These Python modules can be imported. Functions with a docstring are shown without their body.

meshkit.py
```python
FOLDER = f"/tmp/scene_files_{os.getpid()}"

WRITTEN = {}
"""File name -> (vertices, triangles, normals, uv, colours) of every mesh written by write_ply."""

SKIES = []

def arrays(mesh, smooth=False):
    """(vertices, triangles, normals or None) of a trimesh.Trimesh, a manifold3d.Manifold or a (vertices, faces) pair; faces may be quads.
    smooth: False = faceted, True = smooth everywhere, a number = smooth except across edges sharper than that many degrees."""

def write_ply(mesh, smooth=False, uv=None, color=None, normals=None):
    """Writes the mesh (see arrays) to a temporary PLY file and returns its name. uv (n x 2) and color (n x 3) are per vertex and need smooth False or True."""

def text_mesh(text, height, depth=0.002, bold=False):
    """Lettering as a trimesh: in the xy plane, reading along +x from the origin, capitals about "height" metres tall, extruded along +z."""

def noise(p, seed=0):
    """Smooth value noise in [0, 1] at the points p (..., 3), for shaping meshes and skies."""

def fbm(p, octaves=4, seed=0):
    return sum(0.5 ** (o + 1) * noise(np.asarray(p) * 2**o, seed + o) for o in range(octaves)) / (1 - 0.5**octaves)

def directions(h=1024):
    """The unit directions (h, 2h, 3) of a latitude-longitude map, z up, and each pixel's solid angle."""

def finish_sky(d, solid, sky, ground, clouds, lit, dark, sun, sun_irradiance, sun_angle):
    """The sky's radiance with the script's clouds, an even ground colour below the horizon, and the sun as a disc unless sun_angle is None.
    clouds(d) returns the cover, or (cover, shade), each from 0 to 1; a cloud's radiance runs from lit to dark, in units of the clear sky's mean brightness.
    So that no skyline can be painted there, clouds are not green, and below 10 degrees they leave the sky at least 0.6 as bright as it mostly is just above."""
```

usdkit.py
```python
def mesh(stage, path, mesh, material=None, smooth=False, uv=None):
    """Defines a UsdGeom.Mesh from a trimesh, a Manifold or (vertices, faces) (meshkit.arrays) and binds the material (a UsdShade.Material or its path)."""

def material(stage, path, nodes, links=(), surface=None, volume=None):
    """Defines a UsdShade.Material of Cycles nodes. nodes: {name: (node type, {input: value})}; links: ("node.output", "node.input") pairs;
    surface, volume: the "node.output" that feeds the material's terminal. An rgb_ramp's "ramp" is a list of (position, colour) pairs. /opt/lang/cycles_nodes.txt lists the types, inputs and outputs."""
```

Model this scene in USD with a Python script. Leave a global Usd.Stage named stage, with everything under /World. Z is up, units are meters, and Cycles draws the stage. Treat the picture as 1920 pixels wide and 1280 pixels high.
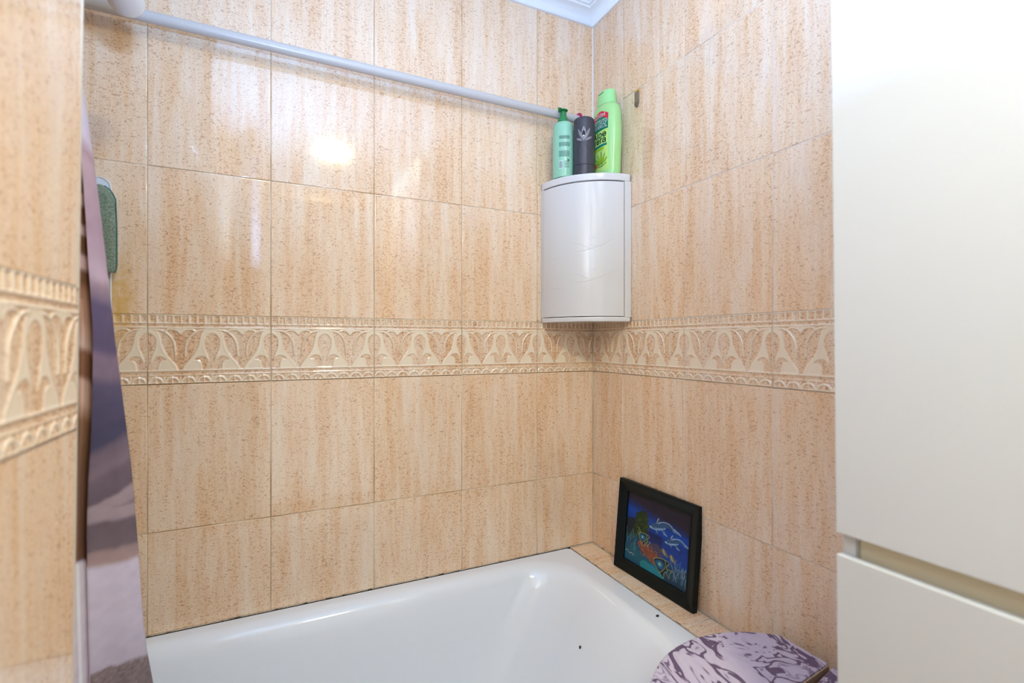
import math, random
import numpy as np, trimesh, shapely
from shapely.geometry import Polygon, LineString, Point, box as sbox
from scipy.ndimage import gaussian_filter
import usdkit, meshkit
from pxr import Usd, UsdGeom, UsdLux, UsdShade, Gf, Sdf, Vt

random.seed(7)
rng = np.random.default_rng(7)
stage = Usd.Stage.CreateInMemory()
UsdGeom.SetStageUpAxis(stage, UsdGeom.Tokens.z)
UsdGeom.SetStageMetersPerUnit(stage, 1.0)
UsdGeom.Xform.Define(stage, '/World')
UsdGeom.Scope.Define(stage, '/World/Looks')

# ------------------------------------------------------------------ camera, light, exposure
B = 0.97                       # height of the lower edge of the dado border above the floor
CEIL = B + 1.183
YAW = 0.4469
cam = UsdGeom.Camera.Define(stage, '/World/camera')
cam.AddTranslateOp().Set(Gf.Vec3d(-0.94695, -1.354525, B + 0.097675))
cam.AddRotateXYZOp().Set(Gf.Vec3f(90, 0, -math.degrees(YAW)))
cam.CreateHorizontalApertureAttr(36.0); cam.CreateVerticalApertureAttr(24.0)
cam.CreateFocalLengthAttr(921.2 * 36 / 1920)
cam.CreateClippingRangeAttr(Gf.Vec2f(0.02, 50))
cam.CreateFStopAttr(2.8); cam.CreateFocusDistanceAttr(1.42)
cam.CreateExposureAttr(0.0)

def rot_towards(op_owner, direction):
    """Rotates a light (which shines along -z) so that it shines along direction."""
    q = Gf.Rotation(Gf.Vec3d(0, 0, -1), Gf.Vec3d(*direction)).GetQuat()
    op_owner.AddOrientOp(UsdGeom.XformOp.PrecisionDouble).Set(Gf.Quatd(q.GetReal(), q.GetImaginary()))

# unseen flash, out of view above the camera, placed to light the ceiling
flash = UsdLux.DiskLight.Define(stage, '/World/flash_light')
flash.CreateRadiusAttr(0.05); flash.CreateIntensityAttr(1230.0); flash.CreateColorAttr(Gf.Vec3f(0.33, 0.56, 1.0))
flash.AddTranslateOp().Set(Gf.Vec3d(-0.93, -1.20, B + 0.42)); rot_towards(flash, (0.03, 0.10, 1.0))
# warm recessed ceiling lamp behind the camera
LAMP = (-0.656, -1.61, CEIL - 0.006)
lamp = UsdLux.DiskLight.Define(stage, '/World/lamp_light')
lamp.CreateRadiusAttr(0.085); lamp.CreateIntensityAttr(240.0); lamp.CreateColorAttr(Gf.Vec3f(1.0, 0.94, 0.58))
lamp.AddTranslateOp().Set(Gf.Vec3d(*LAMP)); rot_towards(lamp, (0, 0, -1))

# unseen area light, out of view behind the camera, placed to brighten the lower walls
rear_light = UsdLux.RectLight.Define(stage, '/World/doorway_light')
rear_light.CreateWidthAttr(0.74); rear_light.CreateHeightAttr(1.98); rear_light.CreateIntensityAttr(1.1); rear_light.CreateColorAttr(Gf.Vec3f(1.0, 1.0, 1.0))
rear_light.AddTranslateOp().Set(Gf.Vec3d(-0.645, -2.19, 1.0)); rear_light.AddRotateXOp().Set(90.0)

# ------------------------------------------------------------------ helpers
used = {}
def numbered(path):
    k = used.get(path, -1) + 1; used[path] = k
    return path if k == 0 else f'{path}_{k:03d}'
BASE = {}
def tag(prim, label=None, cat=None, group=None, kind=None):
    for k, v in (('label', label), ('category', cat), ('group', group), ('kind', kind)):
        if v: prim.SetCustomDataByKey(k, v)
def thing(name, label=None, cat=None, base=(0, 0, 0), rotx=0, group=None, kind=None):
    p = numbered('/World/' + name)
    x = UsdGeom.Xform.Define(stage, p); x.AddTranslateOp().Set(Gf.Vec3d(*map(float, base)))
    if rotx: x.AddRotateXOp().Set(rotx)
    BASE[p] = np.array(base, float)
    tag(x.GetPrim(), label, cat, group, kind)
    return p
def concat(ms): return trimesh.util.concatenate(ms)
def obj(name, m, mat, parent='/World', smooth=35, color=None, label=None, base=None, **kw):
    """One Mesh prim from world coordinates, moved into its parent's frame."""
    path = numbered(f'{parent}/{name}')
    root = '/'.join(path.split('/')[:3])
    off = BASE.get(root, np.zeros(3)) if base is None else np.array(base, float)
    v, f = (np.array(m.vertices), np.array(m.faces)) if hasattr(m, 'vertices') else (np.asarray(m[0], float), np.asarray(m[1]))
    v = v - off
    g = usdkit.mesh(stage, path, (v, f), mat, smooth=(True if color is not None and smooth else smooth))
    if base is not None: UsdGeom.Xformable(g).AddTranslateOp().Set(Gf.Vec3d(*map(float, base)))
    if color is not None:
        pv = UsdGeom.PrimvarsAPI(g).CreatePrimvar('tint', Sdf.ValueTypeNames.Color3fArray, 'vertex')
        pv.Set(Vt.Vec3fArray.FromNumpy(np.ascontiguousarray(color, np.float32)))
    if label: g.GetPrim().SetCustomDataByKey('label', label)
    for k, v_ in kw.items(): g.GetPrim().SetCustomDataByKey({'cat': 'category'}.get(k, k), v_)
    return path

def lin(r, g, b):
    c = np.array([r, g, b], float) / 255
    return tuple(np.where(c <= 0.04045, c / 12.92, ((c + 0.055) / 1.055) ** 2.4))
LINV = lambda a: np.where(np.asarray(a) / 255. <= 0.04045, np.asarray(a) / 255. / 12.92, ((np.asarray(a) / 255. + 0.055) / 1.055) ** 2.4)

def bx(x0, x1, y0, y1, z0, z1):
    m = trimesh.creation.box([x1 - x0, y1 - y0, z1 - z0]); m.apply_translation([(x0 + x1) / 2, (y0 + y1) / 2, (z0 + z1) / 2]); return m
def rbox(x0, x1, y0, y1, z0, z1, r=0.002, sub=1):
    s = trimesh.creation.icosphere(sub, r).vertices
    pts = [s + np.array([x, y, z]) for x in (x0 + r, x1 - r) for y in (y0 + r, y1 - r) for z in (z0 + r, z1 - r)]
    return trimesh.Trimesh(np.vstack(pts)).convex_hull
def lathe(profile, at=(0, 0, 0), n=48):
    m = trimesh.creation.revolve(np.asarray(profile, float), sections=n); m.apply_translation(at); return m
def tube(pts, r, n=12, cap=True):
    pts = np.asarray(pts, float); rr = np.broadcast_to(np.asarray(r, float), len(pts))
    d = np.gradient(pts, axis=0); d /= np.linalg.norm(d, axis=1, keepdims=True)
    ref = np.array([0, 0, 1.0]) if abs(d[0][2]) < 0.9 else np.array([1.0, 0, 0])
    V = []
    for p, t, q in zip(pts, d, rr):
        a = np.cross(ref, t); a /= np.linalg.norm(a); b = np.cross(t, a)
        th = np.linspace(0, 2 * np.pi, n, endpoint=False)
        V.append(p + q * (np.cos(th)[:, None] * a + np.sin(th)[:, None] * b))
    V = np.vstack(V); F = []
    for i in range(len(pts) - 1):
        for j in range(n):
            k = (j + 1) % n
            F += [[i * n + j, i * n + k, (i + 1) * n + k], [i * n + j, (i + 1) * n + k, (i + 1) * n + j]]
    if cap:
        c0, c1 = len(V), len(V) + 1
        V = np.vstack([V, pts[0], pts[-1]])
        e = (len(pts) - 1) * n
        for j in range(n):
            k = (j + 1) % n
            F += [[c0, k, j], [c1, e + j, e + k]]
    return trimesh.Trimesh(V, np.array(F), process=False)
def grid_faces(nr, nc, flip=False):
    i, j = np.meshgrid(np.arange(nr - 1), np.arange(nc - 1), indexing='ij')
    a = (i * nc + j).ravel(); b = a + 1; c = a + nc; d = c + 1
    f = np.vstack([np.stack([a, b, d], 1), np.stack([a, d, c], 1)])
    return f[:, ::-1] if flip else f
def loft(rings, close_last=True, close_first=False):
    n = len(rings[0]); V = np.vstack(rings); F = []
    for i in range(len(rings) - 1):
        j = np.arange(n); k = (j + 1) % n
        F.append(np.stack([i * n + j, i * n + k, (i + 1) * n + k], 1)); F.append(np.stack([i * n + j, (i + 1) * n + k, (i + 1) * n + j], 1))
    F = np.vstack(F); extra = []
    if close_last:
        c = len(V); V = np.vstack([V, rings[-1].mean(0)]); j = np.arange(n); e = (len(rings) - 1) * n
        extra.append(np.stack([e + j, e + (j + 1) % n, np.full(n, c)], 1))
    if close_first:
        c = len(V); V = np.vstack([V, rings[0].mean(0)]); j = np.arange(n)
        extra.append(np.stack([(j + 1) % n, j, np.full(n, c)], 1))
    return trimesh.Trimesh(V, np.vstack([F] + extra), process=False)
def extrude(poly, h):
    gs = getattr(poly, 'geoms', [poly])
    return concat([trimesh.creation.extrude_polygon(g, h, engine='earcut') for g in gs if g.area > 1e-9])

# ------------------------------------------------------------------ materials
def M(name, nodes, links=(), surface='p.BSDF'):
    return usdkit.material(stage, '/World/Looks/' + name, nodes, links, surface=surface)
def plain(name, rgb, rough=0.4, **kw):
    return M(name, {'p': ('principled_bsdf', {'base_color': lin(*rgb), 'roughness': rough, **kw})})

def tile_material(name, vertical=True, border=False, stain=False):
    """Glazed beige travertine-look ceramic: vertical cloudy streaks and short rust flecks that gather along them."""
    st = (26, 26, 2.4) if vertical else (5, 40, 5)
    fl = (165, 165, 265) if vertical else (170, 260, 170)
    n = {
        'geo': ('geometry', {}), 'oi': ('object_info', {}),
        'off': ('math', {'math_type': 'multiply', 'value2': 37.0}),
        'offv': ('combine_xyz', {'x': 0.0, 'y': 0.0, 'z': 0.0}),
        'add': ('mix', {'mix_type': 'add', 'fac': 1.0}),
        'm1': ('mapping', {'scale': st}), 'm2': ('mapping', {'scale': fl}), 'm3': ('mapping', {'scale': tuple(np.array(st) * 3.1)}),
        'm4': ('mapping', {'scale': (11, 11, 6)}),
        'n1': ('noise_texture', {'scale': 1.0, 'detail': 3.0, 'roughness': 0.6, 'distortion': 0.6}),
        'n2': ('noise_texture', {'scale': 1.0, 'detail': 1.5, 'roughness': 0.5, 'distortion': 1.2}),
        'n3': ('noise_texture', {'scale': 1.0, 'detail': 4.0, 'roughness': 0.65}),
        'n4': ('noise_texture', {'scale': 1.0, 'detail': 2.0}),
        'n5': ('noise_texture', {'scale': 380.0, 'detail': 2.0}),
        'r1': ('rgb_ramp', {'ramp': [(0.30, lin(230, 191, 150)), (0.44, lin(233, 199, 162)), (0.53, lin(236, 209, 178)), (0.66, lin(236, 217, 196))]}),
        'r3': ('rgb_ramp', {'ramp': [(0.33, lin(228, 178, 130)), (0.60, lin(240, 216, 187))]}),
        'mixa': ('mix', {'fac': 0.36}),
        # flecks: fine noise above a threshold that falls where the streak mask is high
        'k1': ('math', {'math_type': 'multiply', 'value2': 0.30}),
        'sum': ('math', {'math_type': 'subtract'}),
        'thr': ('map_range', {'from_min': 0.435, 'from_max': 0.50, 'to_min': 0.0, 'to_max': 0.52, 'clamp': True}),
        'm6': ('mapping', {'scale': tuple(np.array(fl) * 1.9), 'rotation': (0.5, 0.4, 0.0)}),
        'n6': ('noise_texture', {'scale': 1.0, 'detail': 1.0, 'distortion': 0.8}),
        'thr2': ('map_range', {'from_min': 0.61, 'from_max': 0.70, 'to_min': 0.0, 'to_max': 0.36, 'clamp': True}),
        'mixf': ('mix', {'color2': lin(170, 108, 74)}),
        'mixg': ('mix', {'color2': lin(190, 140, 104)}),
        'fine': ('map_range', {'from_min': 0.3, 'from_max': 0.7, 'to_min': -0.07, 'to_max': 0.07, 'clamp': True}),
        'hs': ('hsv', {}), 'val': ('math', {'math_type': 'add', 'value2': 1.0}),
        'bmp': ('bump', {'strength': 0.05, 'distance': 0.004}),
        'p': ('principled_bsdf', {'roughness': 0.065, 'ior': 1.5, 'specular_ior_level': 0.85}),
    }
    l = [('oi.random', 'off.value1'), ('off.value', 'offv.x'), ('off.value', 'offv.y'), ('off.value', 'offv.z'),
         ('geo.position', 'add.color1'), ('offv.vector', 'add.color2'),
         ('add.color', 'm1.vector'), ('add.color', 'm2.vector'), ('add.color', 'm3.vector'), ('geo.position', 'm4.vector'),
         ('m1.vector', 'n1.vector'), ('m2.vector', 'n2.vector'), ('m3.vector', 'n3.vector'), ('m4.vector', 'n4.vector'), ('geo.position', 'n5.vector'),
         ('n1.fac', 'r1.fac'), ('n3.fac', 'r3.fac'), ('r1.color', 'mixa.color1'), ('r3.color', 'mixa.color2'),
         ('n1.fac', 'k1.value1'), ('n2.fac', 'sum.value1'), ('k1.value', 'sum.value2'), ('sum.value', 'thr.value'),
         ('thr.result', 'mixf.fac'), ('mixa.color', 'mixf.color1'),
         ('n5.fac', 'fine.value'), ('fine.result', 'val.value1'), ('val.value', 'hs.value'), ('add.color', 'm6.vector'), ('m6.vector', 'n6.vector'), ('n6.fac', 'thr2.value'), ('thr2.result', 'mixg.fac'), ('mixf.color', 'mixg.color1'), ('mixg.color', 'hs.color'),
         ('n4.fac', 'bmp.height'), ('bmp.normal', 'p.normal')]
    last = 'hs.color'
    if border:
        n['at'] = ('attribute', {'attribute': 'tint'})
        n['sep'] = ('separate_color', {})
        n['mb'] = ('mix', {'color2': lin(236, 218, 192)}); n['dk'] = ('mix', {'mix_type': 'multiply', 'fac': 1.0, 'color2': (0.95, 0.93, 0.91)}); n['thr'] = ('map_range', {'from_min': 0.39, 'from_max': 0.47, 'to_min': 0.0, 'to_max': 0.6, 'clamp': True})
        n['bmp'] = ('bump', {'strength': 0.05, 'distance': 0.004})
        l += [('at.color', 'sep.color'), ('sep.r', 'mb.fac'), (last, 'dk.color1'), ('dk.color', 'mb.color1')]; last = 'mb.color'
    if stain:      # the yellowed patch beside the white rail at the left end of the wall
        n.update({'sm': ('mapping', {'location': (1.262 * 20, 0, -(B + 0.19) * 6), 'scale': (20, 1, 6)}),
                  'sl': ('gradient_texture', {'gradient_type': 'spherical'}), 'sn': ('noise_texture', {'scale': 60.0, 'detail': 3.0}),
                  'sx': ('math', {'math_type': 'multiply'}), 'sr': ('map_range', {'from_min': 0.12, 'from_max': 0.5, 'to_min': 0.0, 'to_max': 0.85, 'clamp': True}),
                  'smix': ('mix', {'color2': lin(214, 168, 84)})})
        l += [('geo.position', 'sm.vector'), ('sm.vector', 'sl.vector'), ('geo.position', 'sn.vector'), ('sl.fac', 'sx.value1'), ('sn.fac', 'sx.value2'),
              ('sx.value', 'sr.value'), ('sr.result', 'smix.fac'), (last, 'smix.color1')]; last = 'smix.color'
    l.append((last, 'p.base_color'))
    return M(name, n, l)

m_tile = tile_material('glazed_tile')
m_tile_stain = tile_material('glazed_tile_stained', stain=True)
m_border = tile_material('glazed_border', border=True)
m_border_stain = tile_material('glazed_border_stained', border=True, stain=True)
m_ledge = tile_material('glazed_ledge_tile', vertical=False)
def grout_material(name, dark, light, lo, hi):
    return M(name, {'g': ('geometry', {}), 'n': ('noise_texture', {'scale': 9.0, 'detail': 3.0}),
                    'r': ('rgb_ramp', {'ramp': [(lo, lin(*dark)), (hi, lin(*light))]}),
                    'p': ('principled_bsdf', {'roughness': 0.85})},
             [('g.position', 'n.vector'), ('n.fac', 'r.fac'), ('r.color', 'p.base_color')])
m_grout = grout_material('grout_back', (176, 146, 104), (214, 198, 176), 0.38, 0.62)
m_grout_r = grout_material('grout_right', (206, 190, 172), (226, 216, 206), 0.38, 0.6)
m_white_paint = plain('white_paint', (236, 236, 236), 0.7)
m_enamel = plain('tub_enamel', (229, 233, 240), 0.09, specular_ior_level=0.6)
m_plastic = plain('white_plastic', (217, 215, 214), 0.10, specular_ior_level=0.6)
m_rod = plain('white_rod', (192, 187, 183), 0.3)
m_lacquer = plain('white_lacquer', (203, 204, 205), 0.38)
m_beige_in = plain('cabinet_inside', (226, 217, 190), 0.6)
m_floor = plain('floor_tile', (170, 150, 130), 0.35)
m_caulk = plain('white_caulk', (232, 228, 222), 0.6)
m_dirt = plain('dark_dirt', (36, 34, 34), 0.7)
m_mildew = M('old_sealant', {'g': ('geometry', {}), 'n': ('noise_texture', {'scale': 45.0, 'detail': 3.0}),
                             'r': ('rgb_ramp', {'ramp': [(0.34, lin(84, 76, 66)), (0.48, lin(206, 192, 172))]}), 'p': ('principled_bsdf', {'roughness': 0.7})},
             [('g.position', 'n.vector'), ('n.fac', 'r.fac'), ('r.color', 'p.base_color')])
m_chrome = plain('chrome', (200, 200, 205), 0.12, metallic=1.0)
m_tint = M('printed_tint', {'a': ('attribute', {'attribute': 'tint'}), 'p': ('principled_bsdf', {'roughness': 0.45})}, [('a.color', 'p.base_color')])
m_paint = M('painted_board', {'a': ('attribute', {'attribute': 'tint'}), 'p': ('principled_bsdf', {'roughness': 0.5, 'specular_ior_level': 0.25})}, [('a.color', 'p.base_color')])
m_cloth = M('curtain_cloth', {'a': ('attribute', {'attribute': 'tint'}), 'g': ('geometry', {}), 'n': ('noise_texture', {'scale': 900.0, 'detail': 1.0}),
                              'b': ('bump', {'strength': 0.15, 'distance': 0.0005}),
                              'p': ('principled_bsdf', {'roughness': 0.75}), 't': ('translucent_bsdf', {}), 'x': ('mix_closure', {'fac': 0.12})},
            [('a.color', 'p.base_color'), ('a.color', 't.color'), ('g.position', 'n.vector'), ('n.fac', 'b.height'), ('b.normal', 'p.normal'), ('p.BSDF', 'x.closure1'), ('t.BSDF', 'x.closure2')], surface='x.closure')

# ------------------------------------------------------------------ the setting: tiled walls
W, H, BH = 0.25, 0.336325, 0.1589        # tile width, tile height, border height
CB, CR = 0.8389 * W, 0.6188 * W          # first joints from the corner
TOPROW = [(B + BH, B + BH + H), (B + BH + H, B + BH + 2 * H), (B + BH + 2 * H, CEIL)]
LOWROW = [(B - H, B), (B - 2 * H, B - H), (0.0, B - 2 * H)]

def border_masks(nu=360, nv=230):
    """Cream mask of one border tile on a fine raster (u across, v down)."""
    per = 0.125
    u = (np.arange(nu) + 0.5) / nu * W; v = (np.arange(nv) + 0.5) / nv
    U, V = np.meshgrid(u, v)
    cream = np.zeros_like(U); ridge = np.zeros_like(U)
    pu = np.abs(((U / per + 0.5) % 1) - 0.5)             # 0 on the teardrop's axis, 0.5 on the tulip's axis
    v0, v1 = 0.185, 0.805
    vv = (V - v0) / (v1 - v0)
    inside = (vv > 0) & (vv < 1)
    # speckled shapes in half-period coordinates
    td_v = [0.12, 0.15, 0.2, 0.28, 0.4, 0.5, 0.6, 0.7, 0.78, 0.86, 0.93, 1.0]
    td_w = [0.0, 0.06, 0.10, 0.125, 0.13, 0.115, 0.085, 0.06, 0.052, 0.055, 0.065, 0.07]
    tear = pu < np.interp(vv, td_v, td_w, left=-1)
    s = 0.5 - pu
    tu_v = [0.02, 0.06, 0.12, 0.2, 0.4, 0.55, 0.7, 0.82, 0.92, 1.0]
    tu_w = [0.40, 0.37, 0.335, 0.315, 0.29, 0.25, 0.175, 0.10, 0.05, 0.03]
    tulip = s < np.interp(vv, tu_v, tu_w, left=-1)
    lobe = Polygon([(0.045, 1.0), (0.055, 0.85), (0.085, 0.74), (0.13, 0.685), (0.19, 0.675), (0.235, 0.705), (0.275, 0.755), (0.22, 0.76), (0.18, 0.79), (0.155, 0.87), (0.145, 1.0)]).buffer(0.008)
    lob = shapely.contains_xy(lobe, pu, vv)
    speck = (tear | tulip | lob) & inside
    cream[inside & ~speck] = 1
    def stroke(pts, w):
        pts = np.array(pts, float); pts[:, 1] = pts[:, 1] * (v1 - v0) * BH; pts[:, 0] = pts[:, 0] * per
        ls = LineString(pts)
        return shapely.distance(shapely.points(s * per, vv * (v1 - v0) * BH), ls) < w
    arcs = stroke([(0.40, 0.045), (0.30, 0.065), (0.215, 0.12), (0.145, 0.22), (0.10, 0.34), (0.08, 0.48), (0.075, 0.66)], 0.0017)
    arcs |= stroke([(0.0, 0.15), (0.05, 0.075), (0.11, 0.04), (0.19, 0.045), (0.24, 0.085)], 0.0015)
    arcs |= (s < np.interp(vv, [0, 0.02, 0.15], [0.12, 0.09, 0.0], right=-1)) & (vv > 0)
    cream[arcs & inside] = 1; ridge[arcs & inside] = 1
    # horizontal mouldings and bead rows
    for a, b in ((0.117, 0.132), (0.172, 0.19), (0.80, 0.818), (0.868, 0.880), (0.0, 0.012), (0.985, 1.0)):
        k = (V > a) & (V < b); cream[k] = 1; ridge[k] = 1
    bu = (U / (W / 16)) % 1
    k = (V > 0.01) & (V < 0.12) & ((bu < 0.24)); cream[k] = 1; ridge[k] = 1
    au = ((U / (W / 8)) % 1 - 0.5) * (W / 8)
    av = (0.985 - V) * BH
    rad = np.hypot(au, av * 1.05)
    k = (V > 0.885) & (V < 0.985) & (((rad > 0.0110) & (rad < 0.0148)) | (np.abs(np.abs(au) - 0.0156) < 0.0010) | (np.abs(au) < 0.0008)); cream[k] = 1; ridge[k] = 1
    px = W / nu
    h = 0.0011 * gaussian_filter(cream, 0.0011 / px, mode='nearest')
    edge = np.clip(cream - gaussian_filter(cream, 0.0030 / px, mode='nearest'), 0, 1)
    h += 0.0016 * gaussian_filter(edge, 0.0009 / px) + 0.0007 * gaussian_filter(ridge, 0.0008 / px, mode='nearest')
    return gaussian_filter(cream, 0.0006 / px, mode='nearest'), h
CREAM, RELIEF = border_masks()
def samp(img, u, v):
    """Bilinear sample; u in metres from a joint (wraps by tile), v from 0 (top) to 1."""
    nv, nu = img.shape
    x = ((u / W) % 1) * nu - 0.5; y = np.clip(v * nv - 0.5, 0, nv - 1.001)
    x0 = np.floor(x).astype(int); y0 = np.floor(y).astype(int); fx = x - x0; fy = y - y0
    g = lambda a, b: img[np.clip(a, 0, nv - 1), b % nu]
    return (g(y0, x0) * (1 - fx) + g(y0, x0 + 1) * fx) * (1 - fy) + (g(y0 + 1, x0) * (1 - fx) + g(y0 + 1, x0 + 1) * fx) * fy

def tile_mesh(P, a0, a1, z0, z1, flip):
    g = 0.0009
    rings = []
    for ins, n in ((g, -0.004), (g, -0.0010), (g + 0.0007, -0.00025), (g + 0.0020, 0.0)):
        rings.append(np.array([P(a, z, n) for a, z in ((a0 + ins, z0 + ins), (a1 - ins, z0 + ins), (a1 - ins, z1 - ins), (a0 + ins, z1 - ins))]))
    V = np.vstack(rings); F = []
    for i in range(3):
        for j in range(4):
            k = (j + 1) % 4
            F += [[i * 4 + j, i * 4 + k, (i + 1) * 4 + k], [i * 4 + j, (i + 1) * 4 + k, (i + 1) * 4 + j]]
    F += [[12, 13, 14], [12, 14, 15]]
    F = np.array(F)
    return trimesh.Trimesh(V, F[:, ::-1] if flip else F, process=False)
def border_mesh(P, a0, a1, joint, sgn, z0, z1, flip, du=0.0015):
    g = 0.0009
    nu = max(8, int((a1 - a0) / du)); nv = max(12, int((z1 - z0) / du))
    a = np.concatenate([[a0 + g], np.linspace(a0 + g + 0.0002, a1 - g - 0.0002, nu), [a1 - g]])
    z = np.concatenate([[z0 + g], np.linspace(z0 + g + 0.0002, z1 - g - 0.0002, nv), [z1 - g]])
    A, Z = np.meshgrid(a, z)
    u = (A - joint) * sgn; v = (z1 - Z) / (z1 - z0)
    h = samp(RELIEF, u, v) - 0.0006; c = samp(CREAM, u, v)
    h[0, :] = h[-1, :] = -0.004; h[:, 0] = h[:, -1] = -0.004
    pts = P(A.ravel(), Z.ravel(), h.ravel())
    pts = np.stack([np.broadcast_to(q, A.size) for q in pts], 1) if isinstance(pts, tuple) else pts
    return (pts, grid_faces(len(z), len(a), flip)), np.repeat(c.ravel()[:, None], 3, 1)

def tiled_wall(name, P, flip, cols, joint, sgn, zmin, thick, grout, label, mat=m_tile, bmat=m_border, coarse=()):
    """cols: (a0, a1) spans. P(a, z, n) maps wall coordinates and the height off the wall to the room."""
    w = thing(name, label, 'wall', kind='structure')
    a_lo, a_hi = min(c[0] for c in cols), max(c[1] for c in cols)
    c8 = np.array([P(a, z, n) for n in (-thick, -0.0012) for a, z in ((a_lo, zmin), (a_hi, zmin), (a_hi, CEIL + 0.02), (a_lo, CEIL + 0.02))])
    obj('grout_bed', trimesh.Trimesh(c8).convex_hull, grout, w, smooth=False)
    for i, (a0, a1) in enumerate(cols):
        for z0, z1 in TOPROW + LOWROW:
            z0 = max(z0, zmin)
            if z1 - z0 < 0.02: continue
            obj('tile', tile_mesh(P, a0, a1, z0, z1, flip), mat, w, smooth=50)
        m, c = border_mesh(P, a0, a1, joint, sgn, B, B + BH, flip, du=0.0032 if i in coarse else 0.00135)
        obj('border_tile', m, bmat, w, smooth=True, color=c)
    return w

def Pback(a, z, n): return np.stack(np.broadcast_arrays(a, -np.asarray(n, float), z), -1)
def Pright(a, z, n): return np.stack(np.broadcast_arrays(-np.asarray(n, float), a, z), -1)
XL, YL = -1.149, -0.6445                # the return wall on the left and its far edge
def yl_end(z): return YL + 0.0395 * (z - B - 0.10)       # that edge is a little out of plumb
def Pleft(a, z, n):
    a = np.asarray(a, float); t = np.clip((a + 0.878) / (0.878 + YL), 0, 1)
    return np.stack(np.broadcast_arrays(XL + np.asarray(n, float), a + t * (yl_end(np.asarray(z, float)) - YL), z), -1)
XE = -1.62                              # far left end of the bath alcove
RIM = B - 0.5675
cols = [(-CB, 0.0)] + [(-CB - (k + 1) * W, -CB - k * W) for k in range(5)] + [(XE, -CB - 5 * W)]
tiled_wall('wall_back', Pback, False, cols, -CB, 1, RIM - 0.0, 0.08, m_grout, 'long beige tiled wall behind the bath with a relief border', mat=m_tile_stain, bmat=m_border_stain)
YF = -2.15                              # wall behind the camera
cols = [(-CR, 0.0)] + [(-CR - (k + 1) * W, -CR - k * W) for k in range(7)] + [(YF, -CR - 7 * W)]
tiled_wall('wall_right', Pright, True, cols, -CR, 1, 0.0, 0.08, m_grout_r, 'beige tiled wall on the right with the picture leaning on it', coarse=(4, 5, 6, 7, 8))
cols = [(-0.878, YL)] + [(-0.878 - (k + 1) * W, -0.878 - k * W) for k in range(5)] + [(YF, -0.878 - 5 * W)]
tiled_wall('wall_left', Pleft, False, cols, -0.878, 1, 0.0, 0.10, m_grout_r, 'near tiled return wall at the left edge, out of focus', coarse=(2, 3, 4, 5, 6))
# the pale corner bead on the return wall's edge
e0, e1 = yl_end(0.0), yl_end(CEIL)
v = []
for z, y in ((0.0, e0), (CEIL, e1)):
    v += [(XL + 0.0006, y - 0.0005, z), (XL + 0.0006, y + 0.0022, z), (XL - 0.004, y + 0.0022, z), (XL - 0.004, y - 0.0005, z)]
obj('trim_1', trimesh.Trimesh(np.array(v)).convex_hull, plain('pale_corner_bead', (206, 196, 180), 0.6), label='thin white corner bead on the edge of the near left wall', smooth=False, kind='structure', cat='trim')
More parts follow.
